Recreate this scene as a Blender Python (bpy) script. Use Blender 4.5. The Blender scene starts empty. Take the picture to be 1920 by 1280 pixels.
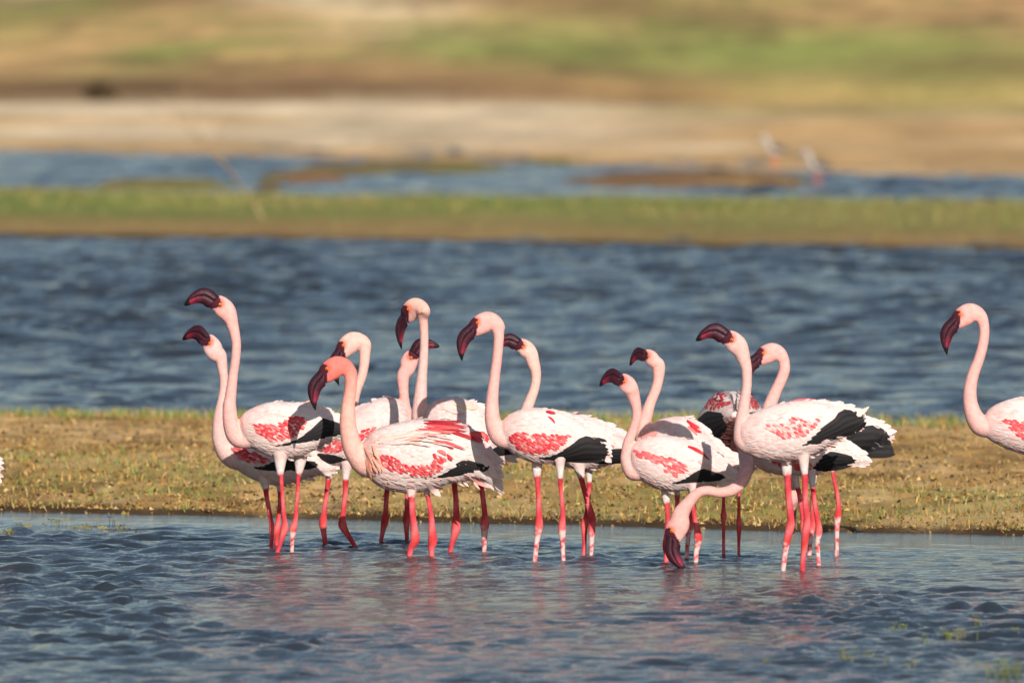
import bpy, math, random
import numpy as np
from mathutils import Vector, kdtree, geometry

random.seed(7); RNG = np.random.default_rng(11)
scene = bpy.context.scene
COL = scene.collection

# ------------------------------------------------------------------ camera
LENS = 500.0
FPX = LENS / 36.0 * 1920.0          # focal length in photo pixels
CAM_H = 2.169                       # camera height over the water
HORIZON = -300.0                    # photo row of the horizon (above the frame)
FOCUS = 42.95
cam_d = bpy.data.cameras.new("camera"); cam = bpy.data.objects.new("camera", cam_d)
COL.objects.link(cam)
cam_d.lens = LENS; cam_d.sensor_width = 36.0; cam_d.clip_start = 0.5; cam_d.clip_end = 20000
cam.location = (0, 0, CAM_H)
cam.rotation_euler = (math.radians(90) - math.atan((640 - HORIZON) / FPX), 0, 0)
cam_d.dof.use_dof = True; cam_d.dof.focus_distance = FOCUS; cam_d.dof.aperture_fstop = 6.3
scene.camera = cam

# ------------------------------------------------------------------ sky, sun, exposure
SUN_EL, SUN_AZ = math.radians(24.5), math.radians(166)      # azimuth clockwise from +Y
w = bpy.data.worlds.new("World"); scene.world = w; w.use_nodes = True
nt = w.node_tree; nt.nodes.clear()
sky = nt.nodes.new("ShaderNodeTexSky"); sky.sky_type = 'NISHITA'; sky.sun_disc = False
sky.sun_elevation = SUN_EL; sky.sun_rotation = SUN_AZ
sky.air_density = 1.0; sky.dust_density = 0.6; sky.ozone_density = 1.0
bg = nt.nodes.new("ShaderNodeBackground"); bg.inputs["Strength"].default_value = 0.078
out = nt.nodes.new("ShaderNodeOutputWorld")
nt.links.new(sky.outputs[0], bg.inputs[0]); nt.links.new(bg.outputs[0], out.inputs[0])
sd = bpy.data.lights.new("sun", 'SUN'); sd.energy = 4.7; sd.angle = math.radians(0.53); sd.color = (1.0, 0.94, 0.86)
so = bpy.data.objects.new("sun", sd); COL.objects.link(so)
to_sun = Vector((math.sin(SUN_AZ) * math.cos(SUN_EL), math.cos(SUN_AZ) * math.cos(SUN_EL), math.sin(SUN_EL)))
so.rotation_euler = to_sun.to_track_quat('Z', 'Y').to_euler(); so.location = (5, -10, 20)
vs = scene.view_settings; vs.view_transform = 'Standard'; vs.look = 'None'; vs.exposure = 0.2; vs.gamma = 1.0
vs.use_curve_mapping = False

# ------------------------------------------------------------------ helpers
def row_d(v): return FPX * CAM_H / (v - HORIZON)          # distance of flat water seen at photo row v
def lin(r, g, b):
    f = lambda c: (c / 255 / 12.92) if c / 255 <= .04045 else ((c / 255 + .055) / 1.055) ** 2.4
    return (f(r), f(g), f(b))
def mixc(a, b, t): return tuple(a[i] + (b[i] - a[i]) * t for i in range(3))

def hash2(ix, iy, seed):
    h = (ix.astype(np.int64) * 374761393 + iy.astype(np.int64) * 668265263 + seed * 1442695041) & 0x7fffffff
    h = ((h ^ (h >> 13)) * 1274126177) & 0x7fffffff
    h = (h ^ (h >> 16)) & 0xffff
    return h / 65535.0
def vnoise(x, y, seed=0):
    x = np.asarray(x, float); y = np.asarray(y, float)
    ix = np.floor(x); iy = np.floor(y); fx = x - ix; fy = y - iy
    fx = fx * fx * (3 - 2 * fx); fy = fy * fy * (3 - 2 * fy)
    a = hash2(ix, iy, seed); b = hash2(ix + 1, iy, seed); c = hash2(ix, iy + 1, seed); d = hash2(ix + 1, iy + 1, seed)
    return (a * (1 - fx) + b * fx) * (1 - fy) + (c * (1 - fx) + d * fx) * fy
def fbm(x, y, seed=0, o=4):
    s = 0; a = .5
    for k in range(o):
        s = s + a * vnoise(np.asarray(x) * 2 ** k, np.asarray(y) * 2 ** k, seed + k * 17); a *= .5
    return s / (1 - .5 ** o)
def sstep(a, b, x):
    t = np.clip((np.asarray(x, float) - a) / (b - a), 0, 1); return t * t * (3 - 2 * t)

class MB:
    """collects vertices, faces and colours, builds one mesh"""
    def __init__(s): s.v = []; s.f = []; s.c = []
    def add(s, vs, fs, col):
        o = len(s.v); s.v += vs; s.f += [tuple(i + o for i in f) for f in fs]
        if len(col) and isinstance(col[0], (int, float)): s.c += [col] * len(vs)
        else: s.c += col
    def mesh(s, name, mat, smooth=True):
        me = bpy.data.meshes.new(name); me.from_pydata(s.v, [], s.f); setcol(me, s.c)
        if smooth: me.polygons.foreach_set("use_smooth", [True] * len(me.polygons))
        me.materials.append(mat); me.update(); return me
    def build(s, name, mat, parent=None, smooth=True): return link(name, s.mesh(name, mat, smooth), parent)
def setcol(me, cols):
    a = me.color_attributes.new("pigment", 'FLOAT_COLOR', 'POINT')
    c = np.ones((len(cols), 4), np.float32); c[:, :3] = np.asarray(cols, np.float32)
    a.data.foreach_set("color", c.ravel())
def link(name, me, parent=None):
    o = bpy.data.objects.new(name, me); COL.objects.link(o)
    if parent is not None: o.parent = parent
    return o
def empty(name, loc, rz=0):
    o = bpy.data.objects.new(name, None); o.empty_display_size = .1; o.location = loc; o.rotation_euler = (0, 0, rz)
    COL.objects.link(o); return o
def tag(o, label=None, cat=None, group=None, kind=None):
    if label: o["label"] = label
    if cat: o["category"] = cat
    if group: o["group"] = group
    if kind: o["kind"] = kind
    return o

def np_mesh(name, V, F, C, mat, smooth=False):
    me = bpy.data.meshes.new(name); n = F.shape[1]
    me.vertices.add(len(V)); me.vertices.foreach_set("co", np.asarray(V, np.float32).ravel())
    me.loops.add(F.size); me.loops.foreach_set("vertex_index", F.astype(np.int32).ravel())
    me.polygons.add(len(F)); me.polygons.foreach_set("loop_start", np.arange(0, F.size, n, dtype=np.int32))
    me.polygons.foreach_set("use_smooth", np.full(len(F), smooth))
    me.update(calc_edges=True); me.validate()
    if C is not None: setcol(me, C)
    me.materials.append(mat); return me

# ------------------------------------------------------------------ materials
def new_mat(name):
    m = bpy.data.materials.new(name); m.use_nodes = True; t = m.node_tree
    return m, t, t.nodes["Principled BSDF"]
def pigment_mat(name, rough=.7, var=.18, scale=60, bump=.0, bscale=200, spec=.3, stretch=(1, 1, 1), sheen=0.0, sss=0.0):
    m, t, b = new_mat(name); N = t.nodes; L = t.links
    a = N.new("ShaderNodeAttribute"); a.attribute_name = "pigment"
    tc = N.new("ShaderNodeTexCoord"); mp = N.new("ShaderNodeMapping"); mp.inputs["Scale"].default_value = stretch
    L.new(tc.outputs["Object"], mp.inputs[0])
    n = N.new("ShaderNodeTexNoise"); n.inputs["Scale"].default_value = scale; n.inputs["Detail"].default_value = 4
    L.new(mp.outputs[0], n.inputs["Vector"])
    r = N.new("ShaderNodeMapRange"); r.inputs["From Min"].default_value = .25; r.inputs["From Max"].default_value = .75
    r.inputs["To Min"].default_value = 1 - var; r.inputs["To Max"].default_value = 1 + var * .6
    L.new(n.outputs["Fac"], r.inputs["Value"])
    mx = N.new("ShaderNodeMix"); mx.data_type = 'RGBA'; mx.blend_type = 'MULTIPLY'; mx.inputs["Factor"].default_value = 1
    L.new(a.outputs["Color"], mx.inputs["A"]); L.new(r.outputs[0], mx.inputs["B"])
    L.new(mx.outputs["Result"], b.inputs["Base Color"])
    b.inputs["Roughness"].default_value = rough; b.inputs["Specular IOR Level"].default_value = spec
    if sheen: b.inputs["Sheen Weight"].default_value = sheen
    if sss:
        b.inputs["Subsurface Weight"].default_value = sss; b.inputs["Subsurface Radius"].default_value = (.01, .004, .003)
        b.inputs["Subsurface Scale"].default_value = .5
    if bump:
        n2 = N.new("ShaderNodeTexNoise"); n2.inputs["Scale"].default_value = bscale; n2.inputs["Detail"].default_value = 3
        L.new(mp.outputs[0], n2.inputs["Vector"])
        bp = N.new("ShaderNodeBump"); bp.inputs["Strength"].default_value = bump; bp.inputs["Distance"].default_value = .004
        L.new(n2.outputs["Fac"], bp.inputs["Height"]); L.new(bp.outputs[0], b.inputs["Normal"])
    return m
M_BODY = pigment_mat("plumage and skin", .75, .17, 70, .5, 190, .2, sheen=.05)
M_FEATHER = pigment_mat("wing feathers", .7, .10, 70, .25, 260, .25)
M_BILL = pigment_mat("horny bill", .5, .4, 60, .4, 220, .35)
M_EYE = pigment_mat("eye", .12, .05, 60, 0, 1, .6)
M_GROUND = pigment_mat("shore ground", .95, .30, 9, .7, 60, .1)
M_CRUMB = pigment_mat("dry crumbs", .95, .2, 30, 0, 1, .1)
M_GRASS = pigment_mat("grass blades", .7, .25, 12, 0, 1, .2)
M_WOOD = pigment_mat("bare wood", .85, .25, 30, 0, 1, .15)

def water_mat():
    m, t, b = new_mat("lake water"); N = t.nodes; L = t.links
    b.inputs["Base Color"].default_value = (.026, .032, .038, 1); b.inputs["Roughness"].default_value = .06
    b.inputs["IOR"].default_value = 1.333
    geo = N.new("ShaderNodeNewGeometry")
    mp = N.new("ShaderNodeMapping"); mp.inputs["Scale"].default_value = (1, 1, 1); L.new(geo.outputs["Position"], mp.inputs[0])
    n1 = N.new("ShaderNodeTexNoise"); n1.inputs["Scale"].default_value = 20; n1.inputs["Detail"].default_value = 5; n1.inputs["Roughness"].default_value = .62
    L.new(mp.outputs[0], n1.inputs["Vector"])
    bp = N.new("ShaderNodeBump"); bp.inputs["Strength"].default_value = 1.0; bp.inputs["Distance"].default_value = .018
    at = N.new("ShaderNodeAttribute"); at.attribute_name = "pigment"
    mu = N.new("ShaderNodeMath"); mu.operation = 'MULTIPLY'; L.new(n1.outputs["Fac"], mu.inputs[0]); L.new(at.outputs["Color"], mu.inputs[1])
    L.new(mu.outputs[0], bp.inputs["Height"]); L.new(bp.outputs[0], b.inputs["Normal"])
    return m
M_WATER = water_mat()

# ------------------------------------------------------------------ terrain
# shore lines: distance Y of each line as a function of X, from two (row at left, row at right) readings
def shore(rl, rr, amp, seed, sc=1.2):
    dl, dr = row_d(rl), row_d(rr); xl = -960 * dl / FPX; xr = 960 * dr / FPX
    def f(x):
        x = np.asarray(x, float); k = (dr - dl) / (xr - xl)
        base = dl + (x - xl) * k
        lim = 6 * abs(xr)                       # outside the view the shore levels out
        base = np.where(np.abs(x) > lim, dl + (np.sign(x) * lim - xl) * k, base)
        return base + amp * (fbm(x * sc + 31.7, x * 0 + seed, seed, 4) - .5) * 2
    return f
S1 = shore(957, 1004, .16, 3, 1.6)       # near bank, water's edge on the flamingo side
S2 = shore(786, 806, .35, 5, .8)         # near bank, far edge
S3 = shore(446, 474, .5, 8, .6)          # grassy island, near edge
S4 = shore(362, 384, .9, 9, .5)          # grassy island, far edge
S5 = shore(281, 334, .6, 12, .35)        # sand beach, near edge
S6 = shore(206, 214, .8, 14, .3)         # cut bank behind the sand

ISLETS = [(800, 318, 230, 8), (1270, 340, 230, 12), (1060, 308, 140, 5), (560, 338, 90, 7), (300, 352, 160, 5)]
def islet(x, y):
    q = np.full_like(y, -9.0)
    for (u, r, su, sr) in ISLETS:
        d = row_d(r); px = (u - 960) * d / FPX; sx = su * d / FPX; sy_ = d * d * sr / (FPX * CAM_H)
        q = np.maximum(q, 1 - np.sqrt(((x - px) / sx) ** 2 + ((y - d) / sy_) ** 2))
    q = q + (fbm(x * 1.4, y * .6, 25, 3) - .5) * .7
    return np.clip(q * .12, -.16, .05)
def height(x, y):
    a1 = y - S1(x); a2 = S2(x) - y; a3 = y - S3(x); a4 = S4(x) - y; a5 = y - S5(x); a6 = y - S6(x)
    near = np.minimum(a1, a2); isl = np.minimum(a3, a4)
    z = np.full_like(y, -.16)
    zn = np.where(near > 0, .012 + .05 * sstep(0, 1.6, near), np.maximum(-.16, near * .09))
    zi = np.where(isl > 0, .015 + .045 * sstep(0, 2.5, isl), np.maximum(-.16, isl * .10))
    zb = np.where(a5 > 0, .01 + a5 * .003 + .14 * sstep(-.2, 1.2, a6) + np.maximum(a6, 0) * .004
                  + .0009 * np.clip(a6 - 30, 0, 250) ** 1.6, np.maximum(-.16, a5 * .25))
    z = np.maximum(np.maximum(np.maximum(zn, zi), zb), islet(x, y))
    z = z + np.where(near > .05, (fbm(x * 7, y * 5, 21, 4) - .5) * .05 * sstep(.05, .5, near), 0)
    z = z + np.where(isl > .05, (fbm(x * 2, y * 2, 22, 4) - .5) * .04, 0)
    z = z + np.where(a6 > 0, (fbm(x * .3, y * .15, 23, 4) - .5) * .25 * sstep(2, 30, a6), 0)
    return z

TAN = np.array(lin(212, 174, 120)); OCHRE = np.array(lin(180, 142, 88)); MUD_AND_SHADE = np.array(lin(78, 60, 40))
GREEN = np.array(lin(122, 132, 66)); OLIVE = np.array(lin(150, 138, 80)); SAND = np.array(lin(238, 210, 170)); BROWN = np.array(lin(164, 124, 84))
HGREEN = np.array(lin(146, 152, 76)); HTAN = np.array(lin(216, 172, 114)); HCREAM = np.array(lin(242, 216, 168))
def lerp(a, b, t): return a + (b - a) * np.asarray(t)[..., None]
HILL_PATCHES = [(90, 130, 170, 38, HTAN * .92, .9), (360, 95, 190, 26, HGREEN, .95), (1500, 90, 520, 36, HGREEN, .95), (980, 75, 280, 26, HGREEN, .9), (740, 25, 170, 30, HCREAM, .95), (150, 30, 220, 22, HGREEN * .95, .7),
    (1100, 150, 300, 24, BROWN, .8), (1300, 10, 220, 24, HGREEN, .7), (1750, 20, 200, 22, HTAN, .6), (60, 8, 120, 12, HCREAM, .6), (600, 130, 260, 24, BROWN, .6), (1700, 150, 300, 20, HGREEN * .9, .7), (2300, 60, 300, 60, HTAN, .7), (-400, 60, 300, 50, HGREEN, .8)]
def ground_col(x, y):
    a1 = y - S1(x); a2 = S2(x) - y; a3 = y - S3(x); a4 = S4(x) - y; a5 = y - S5(x); a6 = y - S6(x)
    near = np.minimum(a1, a2); isl = np.minimum(a3, a4)
    C = np.broadcast_to(MUD_AND_SHADE, x.shape + (3,)).copy()
    # near bank: trampled ochre soil with straw and green patches, wet dark lip
    n = fbm(x * 3, y * 1.6, 41, 4); n2 = fbm(x * 11, y * 6, 43, 3)
    b = lerp(OCHRE, TAN, sstep(.35, .65, n))
    b = lerp(b, MUD_AND_SHADE, .55 * sstep(.52, .75, n2))
    b = lerp(b, GREEN, .4 * sstep(.55, .72, fbm(x * 1.3 + 9, y * .7, 45, 4)))
    b = lerp(b, GREEN, .7 * sstep(1.3, .4, a2))
    b = lerp(np.broadcast_to(MUD_AND_SHADE, b.shape), b, sstep(0.0, .35, a1 + (fbm(x * 6, y * 3, 47, 3) - .5) * .4))
    C = np.where((near > -.02)[..., None], b, C)
    # island
    n = fbm(x * .8, y * .35, 51, 4)
    g = lerp(GREEN, OLIVE, sstep(.3, .6, n)); g = lerp(g, BROWN, .7 * sstep(4.0, .5, a3)); g = lerp(np.broadcast_to(MUD_AND_SHADE, g.shape), g, sstep(.0, .7, a3))
    g = lerp(g, BROWN, .8 * sstep(1.6, .2, a4) * sstep(.3, .6, fbm(x * .5, y * .2, 54, 3)))
    C = np.where((isl > -.02)[..., None], g, C)
    # beach and hillside
    s = lerp(SAND, HTAN, .75 * sstep(.42, .62, fbm(x * .35, y * .25, 61, 4)))
    s = lerp(s, HTAN * .8, .75 * sstep(5.5, .2, a5))
    s = lerp(s, HTAN * .92, .8 * sstep(-1.5, 2.5, x) * sstep(.3, .6, fbm(x * .3, y * .5, 62, 3)))
    s = lerp(s, HGREEN, .5 * sstep(.45, .65, fbm(x * .22 + 4, y * .3, 63, 3)) * sstep(-8, -2, a6) * sstep(-1, 3, x))
    h = lerp(BROWN, HTAN, sstep(.35, .62, fbm(x * .45, y * .10, 65, 4)))
    wx = x + (fbm(x * .5, y * .1, 72, 3) - .5) * 3; wy = y + (fbm(x * .4 + 5, y * .12, 74, 3) - .5) * 14
    for (pu, pr, su, sr, col, am) in HILL_PATCHES:
        d0 = FPX * (CAM_H - .33) / (pr - HORIZON); px = (pu - 960) * d0 / FPX; sx = su * d0 / FPX; sy_ = d0 * d0 * sr / (FPX * (CAM_H - .33))
        h = lerp(h, col, am * np.exp(-(((wx - px) / sx) ** 2 + ((wy - d0) / sy_) ** 2)))
    h = h * 1.12
    h = lerp(np.broadcast_to(MUD_AND_SHADE * 3.0, h.shape), h, sstep(.8, 3.6, a6 + 3.2 * sstep(-2, 3, x)))  # dark band: shade of the cut bank painted into the ground colour
    bh = lerp(s, h, sstep(-.7, .5, a6 + (fbm(x * .9, y * .6, 71, 3) - .5) * 1.2))
    mot = fbm(x * 1.7, y * .30, 73, 4); bh = bh * (1 + .75 * (mot - .5))[..., None]
    bh = lerp(bh, HGREEN * .8, .5 * sstep(.58, .72, fbm(x * 1.3 + 3, y * .33, 76, 3)) * sstep(4, 10, a6))
    bh = lerp(bh, MUD_AND_SHADE * 1.8, .45 * sstep(.60, .74, fbm(x * 2.1 + 8, y * .5, 78, 3)) * sstep(1, 5, a6))
    C = np.where((a5 > -.02)[..., None], bh, C)
    il = islet(x, y); C = np.where(((il > -.01) & (isl < 0) & (a5 < 0))[..., None], lerp(BROWN * .7, OLIVE * .7, sstep(.4, .6, fbm(x * 1.1, y * .4, 27, 3))), C)
    return C

def axis(*segs):
    o = []
    for a, b, st in segs: o += list(np.arange(a, b - 1e-6, st))
    o.append(segs[-1][1]); return np.array(o)
geo = lambda a, b, n: list(np.geomspace(a, b, n))
gx = axis((-3, 3, .04)); gx = np.concatenate([-np.array(geo(32, 4000, 26))[::-1], np.arange(-31.6, -13.8, .4), np.arange(-13.7, -3, .2), gx, np.arange(3.2, 13.8, .2), np.arange(14, 31.8, .4), np.array(geo(32, 4000, 26))])
gy = np.concatenate([-np.array(geo(10, 4000, 14))[::-1], np.arange(0, 43, 1.5), np.arange(43, 55, .05), np.arange(55, 73, .5), np.arange(73, 92, .16),
                     np.arange(92, 122, .3), np.arange(122, 300, 2), np.array(geo(300, 6000, 30))])
GX, GY = np.meshgrid(gx, gy); GZ = height(GX, GY)
GZ = np.where(GY < 30, -.16 , GZ)
nx_, ny_ = len(gx), len(gy)
V = np.stack([GX, GY, GZ], -1).reshape(-1, 3)
ii = (np.arange(ny_ - 1)[:, None] * nx_ + np.arange(nx_ - 1)[None]).ravel()
F = np.stack([ii, ii + 1, ii + 1 + nx_, ii + nx_], -1)
o = link("ground", np_mesh("ground", V, F, ground_col(GX, GY).reshape(-1, 3), M_GROUND, True)); tag(o, kind="structure")

# ------------------------------------------------------------------ water
def waves(x, y, lams, rms, seed, spread=.9, head=math.pi / 2):
    r = np.random.default_rng(seed); z = np.zeros_like(x)
    for lam in lams:
        th = head + r.normal(0, spread * .6); k = 2 * math.pi / lam
        z += lam * np.sin(k * (x * math.cos(th) + y * math.sin(th)) + r.uniform(0, 6.28))
    z /= np.sqrt((np.array(lams) ** 2).sum() / 2)
    return z * rms
LEGS_AT = [(519, 1036), (547, 1036), (508, 1024), (518, 1024), (609, 1024), (665, 1024), (714, 1015), (763, 1015), (843, 1037), (908, 1037), (767, 1046), (810, 1046), (1003, 1053), (1056, 1053),
           (1108, 1043), (1095, 1043), (1250, 1056), (1305, 1056), (1288, 1049), (1266, 1049), (1378, 1042), (1352, 1042), (1536, 1059), (1507, 1059), (1518, 1041), (1569, 1041), (1469, 1071), (1504, 1071), (1285, 1059)]
def leg_rings(x, y):
    z = np.zeros_like(x)
    for k, (u, v) in enumerate(LEGS_AT):
        d = row_d(v); px = (u - 960) * d / FPX; r = np.hypot(x - px, y - d); m = r < .45
        z[m] += .0022 * np.exp(-r[m] / .11) * np.cos(r[m] * 2 * math.pi / .062 + k)
    return z
def water_z(x, y):
    l1 = np.geomspace(.065, .27, 56); l2 = np.geomspace(.13, .52, 48)
    d1 = S1(x) - y                                      # distance in front of the near bank
    calm = .07 + .93 * sstep(.3, 1.8, d1)
    xw = x + (fbm(x * 1.6, y * 1.1, 81, 3) - .5) * .5; yw = y + (fbm(x * 1.3 + 7, y * 1.2, 83, 3) - .5) * .5
    gust = .4 + 1.0 * sstep(.3, .7, fbm(x * .8, y * .35, 77, 3))
    zn = waves(xw, yw, l1, .0040, 5, 1.25) * calm * gust * (.55 + .45 * sstep(35.5, 39.5, y))
    zn = np.sign(zn) * np.abs(zn) ** 1.0 + np.maximum(zn, 0) ** 2 * 18
    zn = zn + leg_rings(x, y)
    gust2 = .7 + .7 * sstep(.3, .7, fbm(x * .35, y * .09, 79, 3))
    zm = waves(xw, yw, l2, .0112, 9, 1.0) * gust2 * (.75 + .25 * sstep(82, 77, y))
    far = sstep(0, 1.5, y - S2(x))
    return np.where(d1 > -.2, zn, zm * far), np.where(d1 > -.2, .15 + .85 * calm, 1.0)
mbx = lambda a, b, s: np.arange(a, b + 1e-6, s)
def water_patch(xs, ys, fine=True):
    X, Y = np.meshgrid(xs, ys)
    if fine: Z, A = water_z(X, Y)
    else: Z = np.zeros_like(X); A = np.full_like(X, 5.0)
    Z[0, :] = 0; Z[-1, :] = 0; Z[:, 0] = 0; Z[:, -1] = 0
    n = len(xs); i = (np.arange(len(ys) - 1)[:, None] * n + np.arange(n - 1)[None]).ravel()
    return np.stack([X, Y, Z], -1).reshape(-1, 3), np.stack([i, i + 1, i + 1 + n, i + n], -1), np.repeat(A.reshape(-1, 1), 3, 1)
parts = [water_patch(mbx(-3.2, 3.2, .02), mbx(33, 47, .0165)),
         water_patch(mbx(-9, 9, .05), mbx(50, 81, .05)),
         water_patch(np.array([-3.2, 3.2]), np.array([47, 50.]), False),
         water_patch(np.array([-3000, -3.2]), np.array([-3000, 33, 50.]), False),
         water_patch(np.array([3.2, 3000]), np.array([-3000, 33, 50.]), False),
         water_patch(np.array([-3.2, 3.2]), np.array([-3000, 33.]), False),
         water_patch(np.array([-3000, -9.]), np.array([50, 81.]), False),
         water_patch(np.array([9., 3000]), np.array([50, 81.]), False),
         water_patch(mbx(-13, 13, .09), mbx(81, 103, .08)),
         water_patch(np.array([-3000, -13.]), np.array([81, 103.]), False),
         water_patch(np.array([13., 3000]), np.array([81, 103.]), False)]
off = 0; VV = []; FF = []; AA = []
for v_, f_, a_ in parts: VV.append(v_); FF.append(f_ + off); AA.append(a_); off += len(v_)
o = link("water", np_mesh("water", np.concatenate(VV), np.concatenate(FF), np.concatenate(AA), M_WATER, True)); tag(o, kind="structure")

# ------------------------------------------------------------------ scatter on the land
def scatter_crumbs(name, n, x0, x1, fy0, fy1, smin, smax, cols, label, cat, dens=None):
    x = RNG.uniform(x0, x1, n); t = RNG.uniform(0, 1, n); y = fy0(x) + (fy1(x) - fy0(x)) * t
    if dens is not None:
        k = RNG.uniform(0, 1, n) < dens(x, y); x, y = x[k], y[k]; n = len(x)
    z = height(x, y); s = smin + (smax - smin) * RNG.uniform(0, 1, n) ** 2.5
    base = np.array([(1, -.3, -.2), (-.2, 1, -.2), (-1, -.2, -.2), (.2, -.9, -.2), (0, 0, 1)], float)
    fc = np.array([(0, 1, 4), (1, 2, 4), (2, 3, 4), (3, 0, 4)])
    a = RNG.uniform(0, 6.28, n); ca, sa = np.cos(a), np.sin(a)
    jit = RNG.uniform(.45, 1.4, (n, 5, 1)); P = base[None] * jit * np.array([1, .8, .75]) * s[:, None, None]
    P[:, 4, 0] += RNG.uniform(-.6, .6, n) * s; P[:, 4, 1] += RNG.uniform(-.6, .6, n) * s
    X = P[..., 0] * ca[:, None] - P[..., 1] * sa[:, None] + x[:, None]; Y = P[..., 0] * sa[:, None] + P[..., 1] * ca[:, None] + y[:, None]
    Z = P[..., 2] + z[:, None] + s[:, None] * .1
    V = np.stack([X, Y, Z], -1).reshape(-1, 3); Fc = (fc[None] + 5 * np.arange(n)[:, None, None]).reshape(-1, 3)
    C = np.array(cols)[RNG.integers(0, len(cols), n)] * RNG.uniform(.7, 1.2, (n, 1))
    o = link(name, np_mesh(name, V, Fc, np.repeat(C, 5, 0), M_CRUMB)); tag(o, label, cat, kind="stuff"); return o
def scatter_blades(name, x, y, hh, ww, cols, label, cat, lean=.5, z=None, kind="stuff"):
    n = len(x); z = height(x, y) if z is None else z
    a = RNG.uniform(0, 6.28, n); lx = RNG.normal(0, lean, n) * hh; ly = RNG.normal(0, lean, n) * hh
    dx = np.cos(a) * ww; dy = np.sin(a) * ww
    P = np.stack([np.stack([x - dx, y - dy, z - .01], -1), np.stack([x + dx, y + dy, z - .01], -1),
                  np.stack([x + lx * .4 + dx * .7, y + ly * .4 + dy * .7, z + hh * .6], -1), np.stack([x + lx * .4 - dx * .7, y + ly * .4 - dy * .7, z + hh * .6], -1),
                  np.stack([x + lx, y + ly, z + hh], -1)], 1)
    V = P.reshape(-1, 3); b = 5 * np.arange(n)[:, None]
    T = np.concatenate([b + np.array([[0, 1, 2]]), b + np.array([[0, 2, 3]]), b + np.array([[3, 2, 4]])])
    C = np.array(cols)[RNG.integers(0, len(cols), n)] * RNG.uniform(.7, 1.25, (n, 1))
    o = link(name, np_mesh(name, V, T, np.repeat(C, 5, 0), M_GRASS)); tag(o, label, cat, kind=kind); return o
straw = [lin(196, 156, 96), lin(172, 128, 72), lin(150, 108, 58), lin(206, 176, 122), lin(120, 88, 48), lin(158, 132, 70), lin(92, 70, 42)]
greens = [lin(104, 128, 52), lin(128, 146, 66), lin(146, 150, 82), lin(92, 110, 50), lin(160, 150, 88)]
scatter_crumbs("bank_crumbs", 100000, -3.2, 3.2, lambda x: S1(x) - .05, lambda x: S2(x) - .2, .0025, .0115, [tuple(.9 * c for c in q) for q in straw] + [lin(150, 138, 78), lin(70, 54, 34), lin(62, 48, 32)],
               "dry ochre crumbs of soil, shell and dead weed covering the near bank", "soil crumbs",
               lambda x, y: (.25 + .75 * sstep(7.5, 1.0, y - S1(x))) * (.35 + .65 * sstep(.35, .6, fbm(x * 5, y * 3, 91, 3))))
n = 30000; x = RNG.uniform(-3.4, 3.4, n); t = RNG.uniform(0, 1, n); t = np.where(np.arange(n) < 9000, 1 - .16 * t, t)
y = S1(x) + (S2(x) - S1(x)) * t; a1 = y - S1(x); a2 = S2(x) - y
p = .9 * sstep(1.5, .3, a2) + .8 * sstep(.56, .70, fbm(x * 1.3 + 9, y * .7, 45, 4)) + .35 * sstep(.9, .2, a1) * sstep(.2, -1.2, x) + .012
k = RNG.uniform(0, 1, n) < p; x, y, a2, a1 = x[k], y[k], a2[k], a1[k]
hh = np.where(a2 < 1.5, RNG.uniform(.02, .06, len(x)) * (.5 + 1.1 * fbm(x * 2.2, y * .8, 93, 3)), RNG.uniform(.012, .04, len(x)))
scatter_blades("bank_grass", x, y, hh, RNG.uniform(.0012, .0028, len(x)), greens + straw[:2], "short green and straw coloured grass tufts on the near bank", "grass")
n = 34000; x = RNG.uniform(-3.3, 3.3, n); y = S1(x) + (S2(x) - S1(x)) * RNG.uniform(0, 1, n) ** 1.3
k = RNG.uniform(0, 1, n) < .25 + .75 * sstep(.4, .65, fbm(x * 2.5, y * 1.5, 95, 3)); x, y = x[k], y[k]
scatter_blades("bank_straw", x, y, RNG.uniform(.006, .028, len(x)), RNG.uniform(.001, .0022, len(x)), [tuple(.9 * c for c in q) for q in straw] + [lin(128, 120, 66)], "matted dead straw lying over the near bank", "straw", 1.3)
n = 40000; x = RNG.uniform(-9, 9, n); y = S3(x) + (S4(x) - S3(x)) * RNG.uniform(.02, 1, n); a3 = y - S3(x)
k = RNG.uniform(0, 1, n) < (.08 + .92 * sstep(1.5, 6, a3)) * (.35 + .65 * sstep(.35, .6, fbm(x * .9, y * .5, 97, 3))); x, y = x[k], y[k]
scatter_blades("island_grass", x, y, RNG.uniform(.012, .045, len(x)), RNG.uniform(.002, .005, len(x)), [tuple(.85 * c for c in q) for q in greens] + [lin(170, 150, 90), lin(150, 136, 84), lin(140, 112, 70)],
               "blurred green grass covering the low island across the water", "grass")

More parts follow.
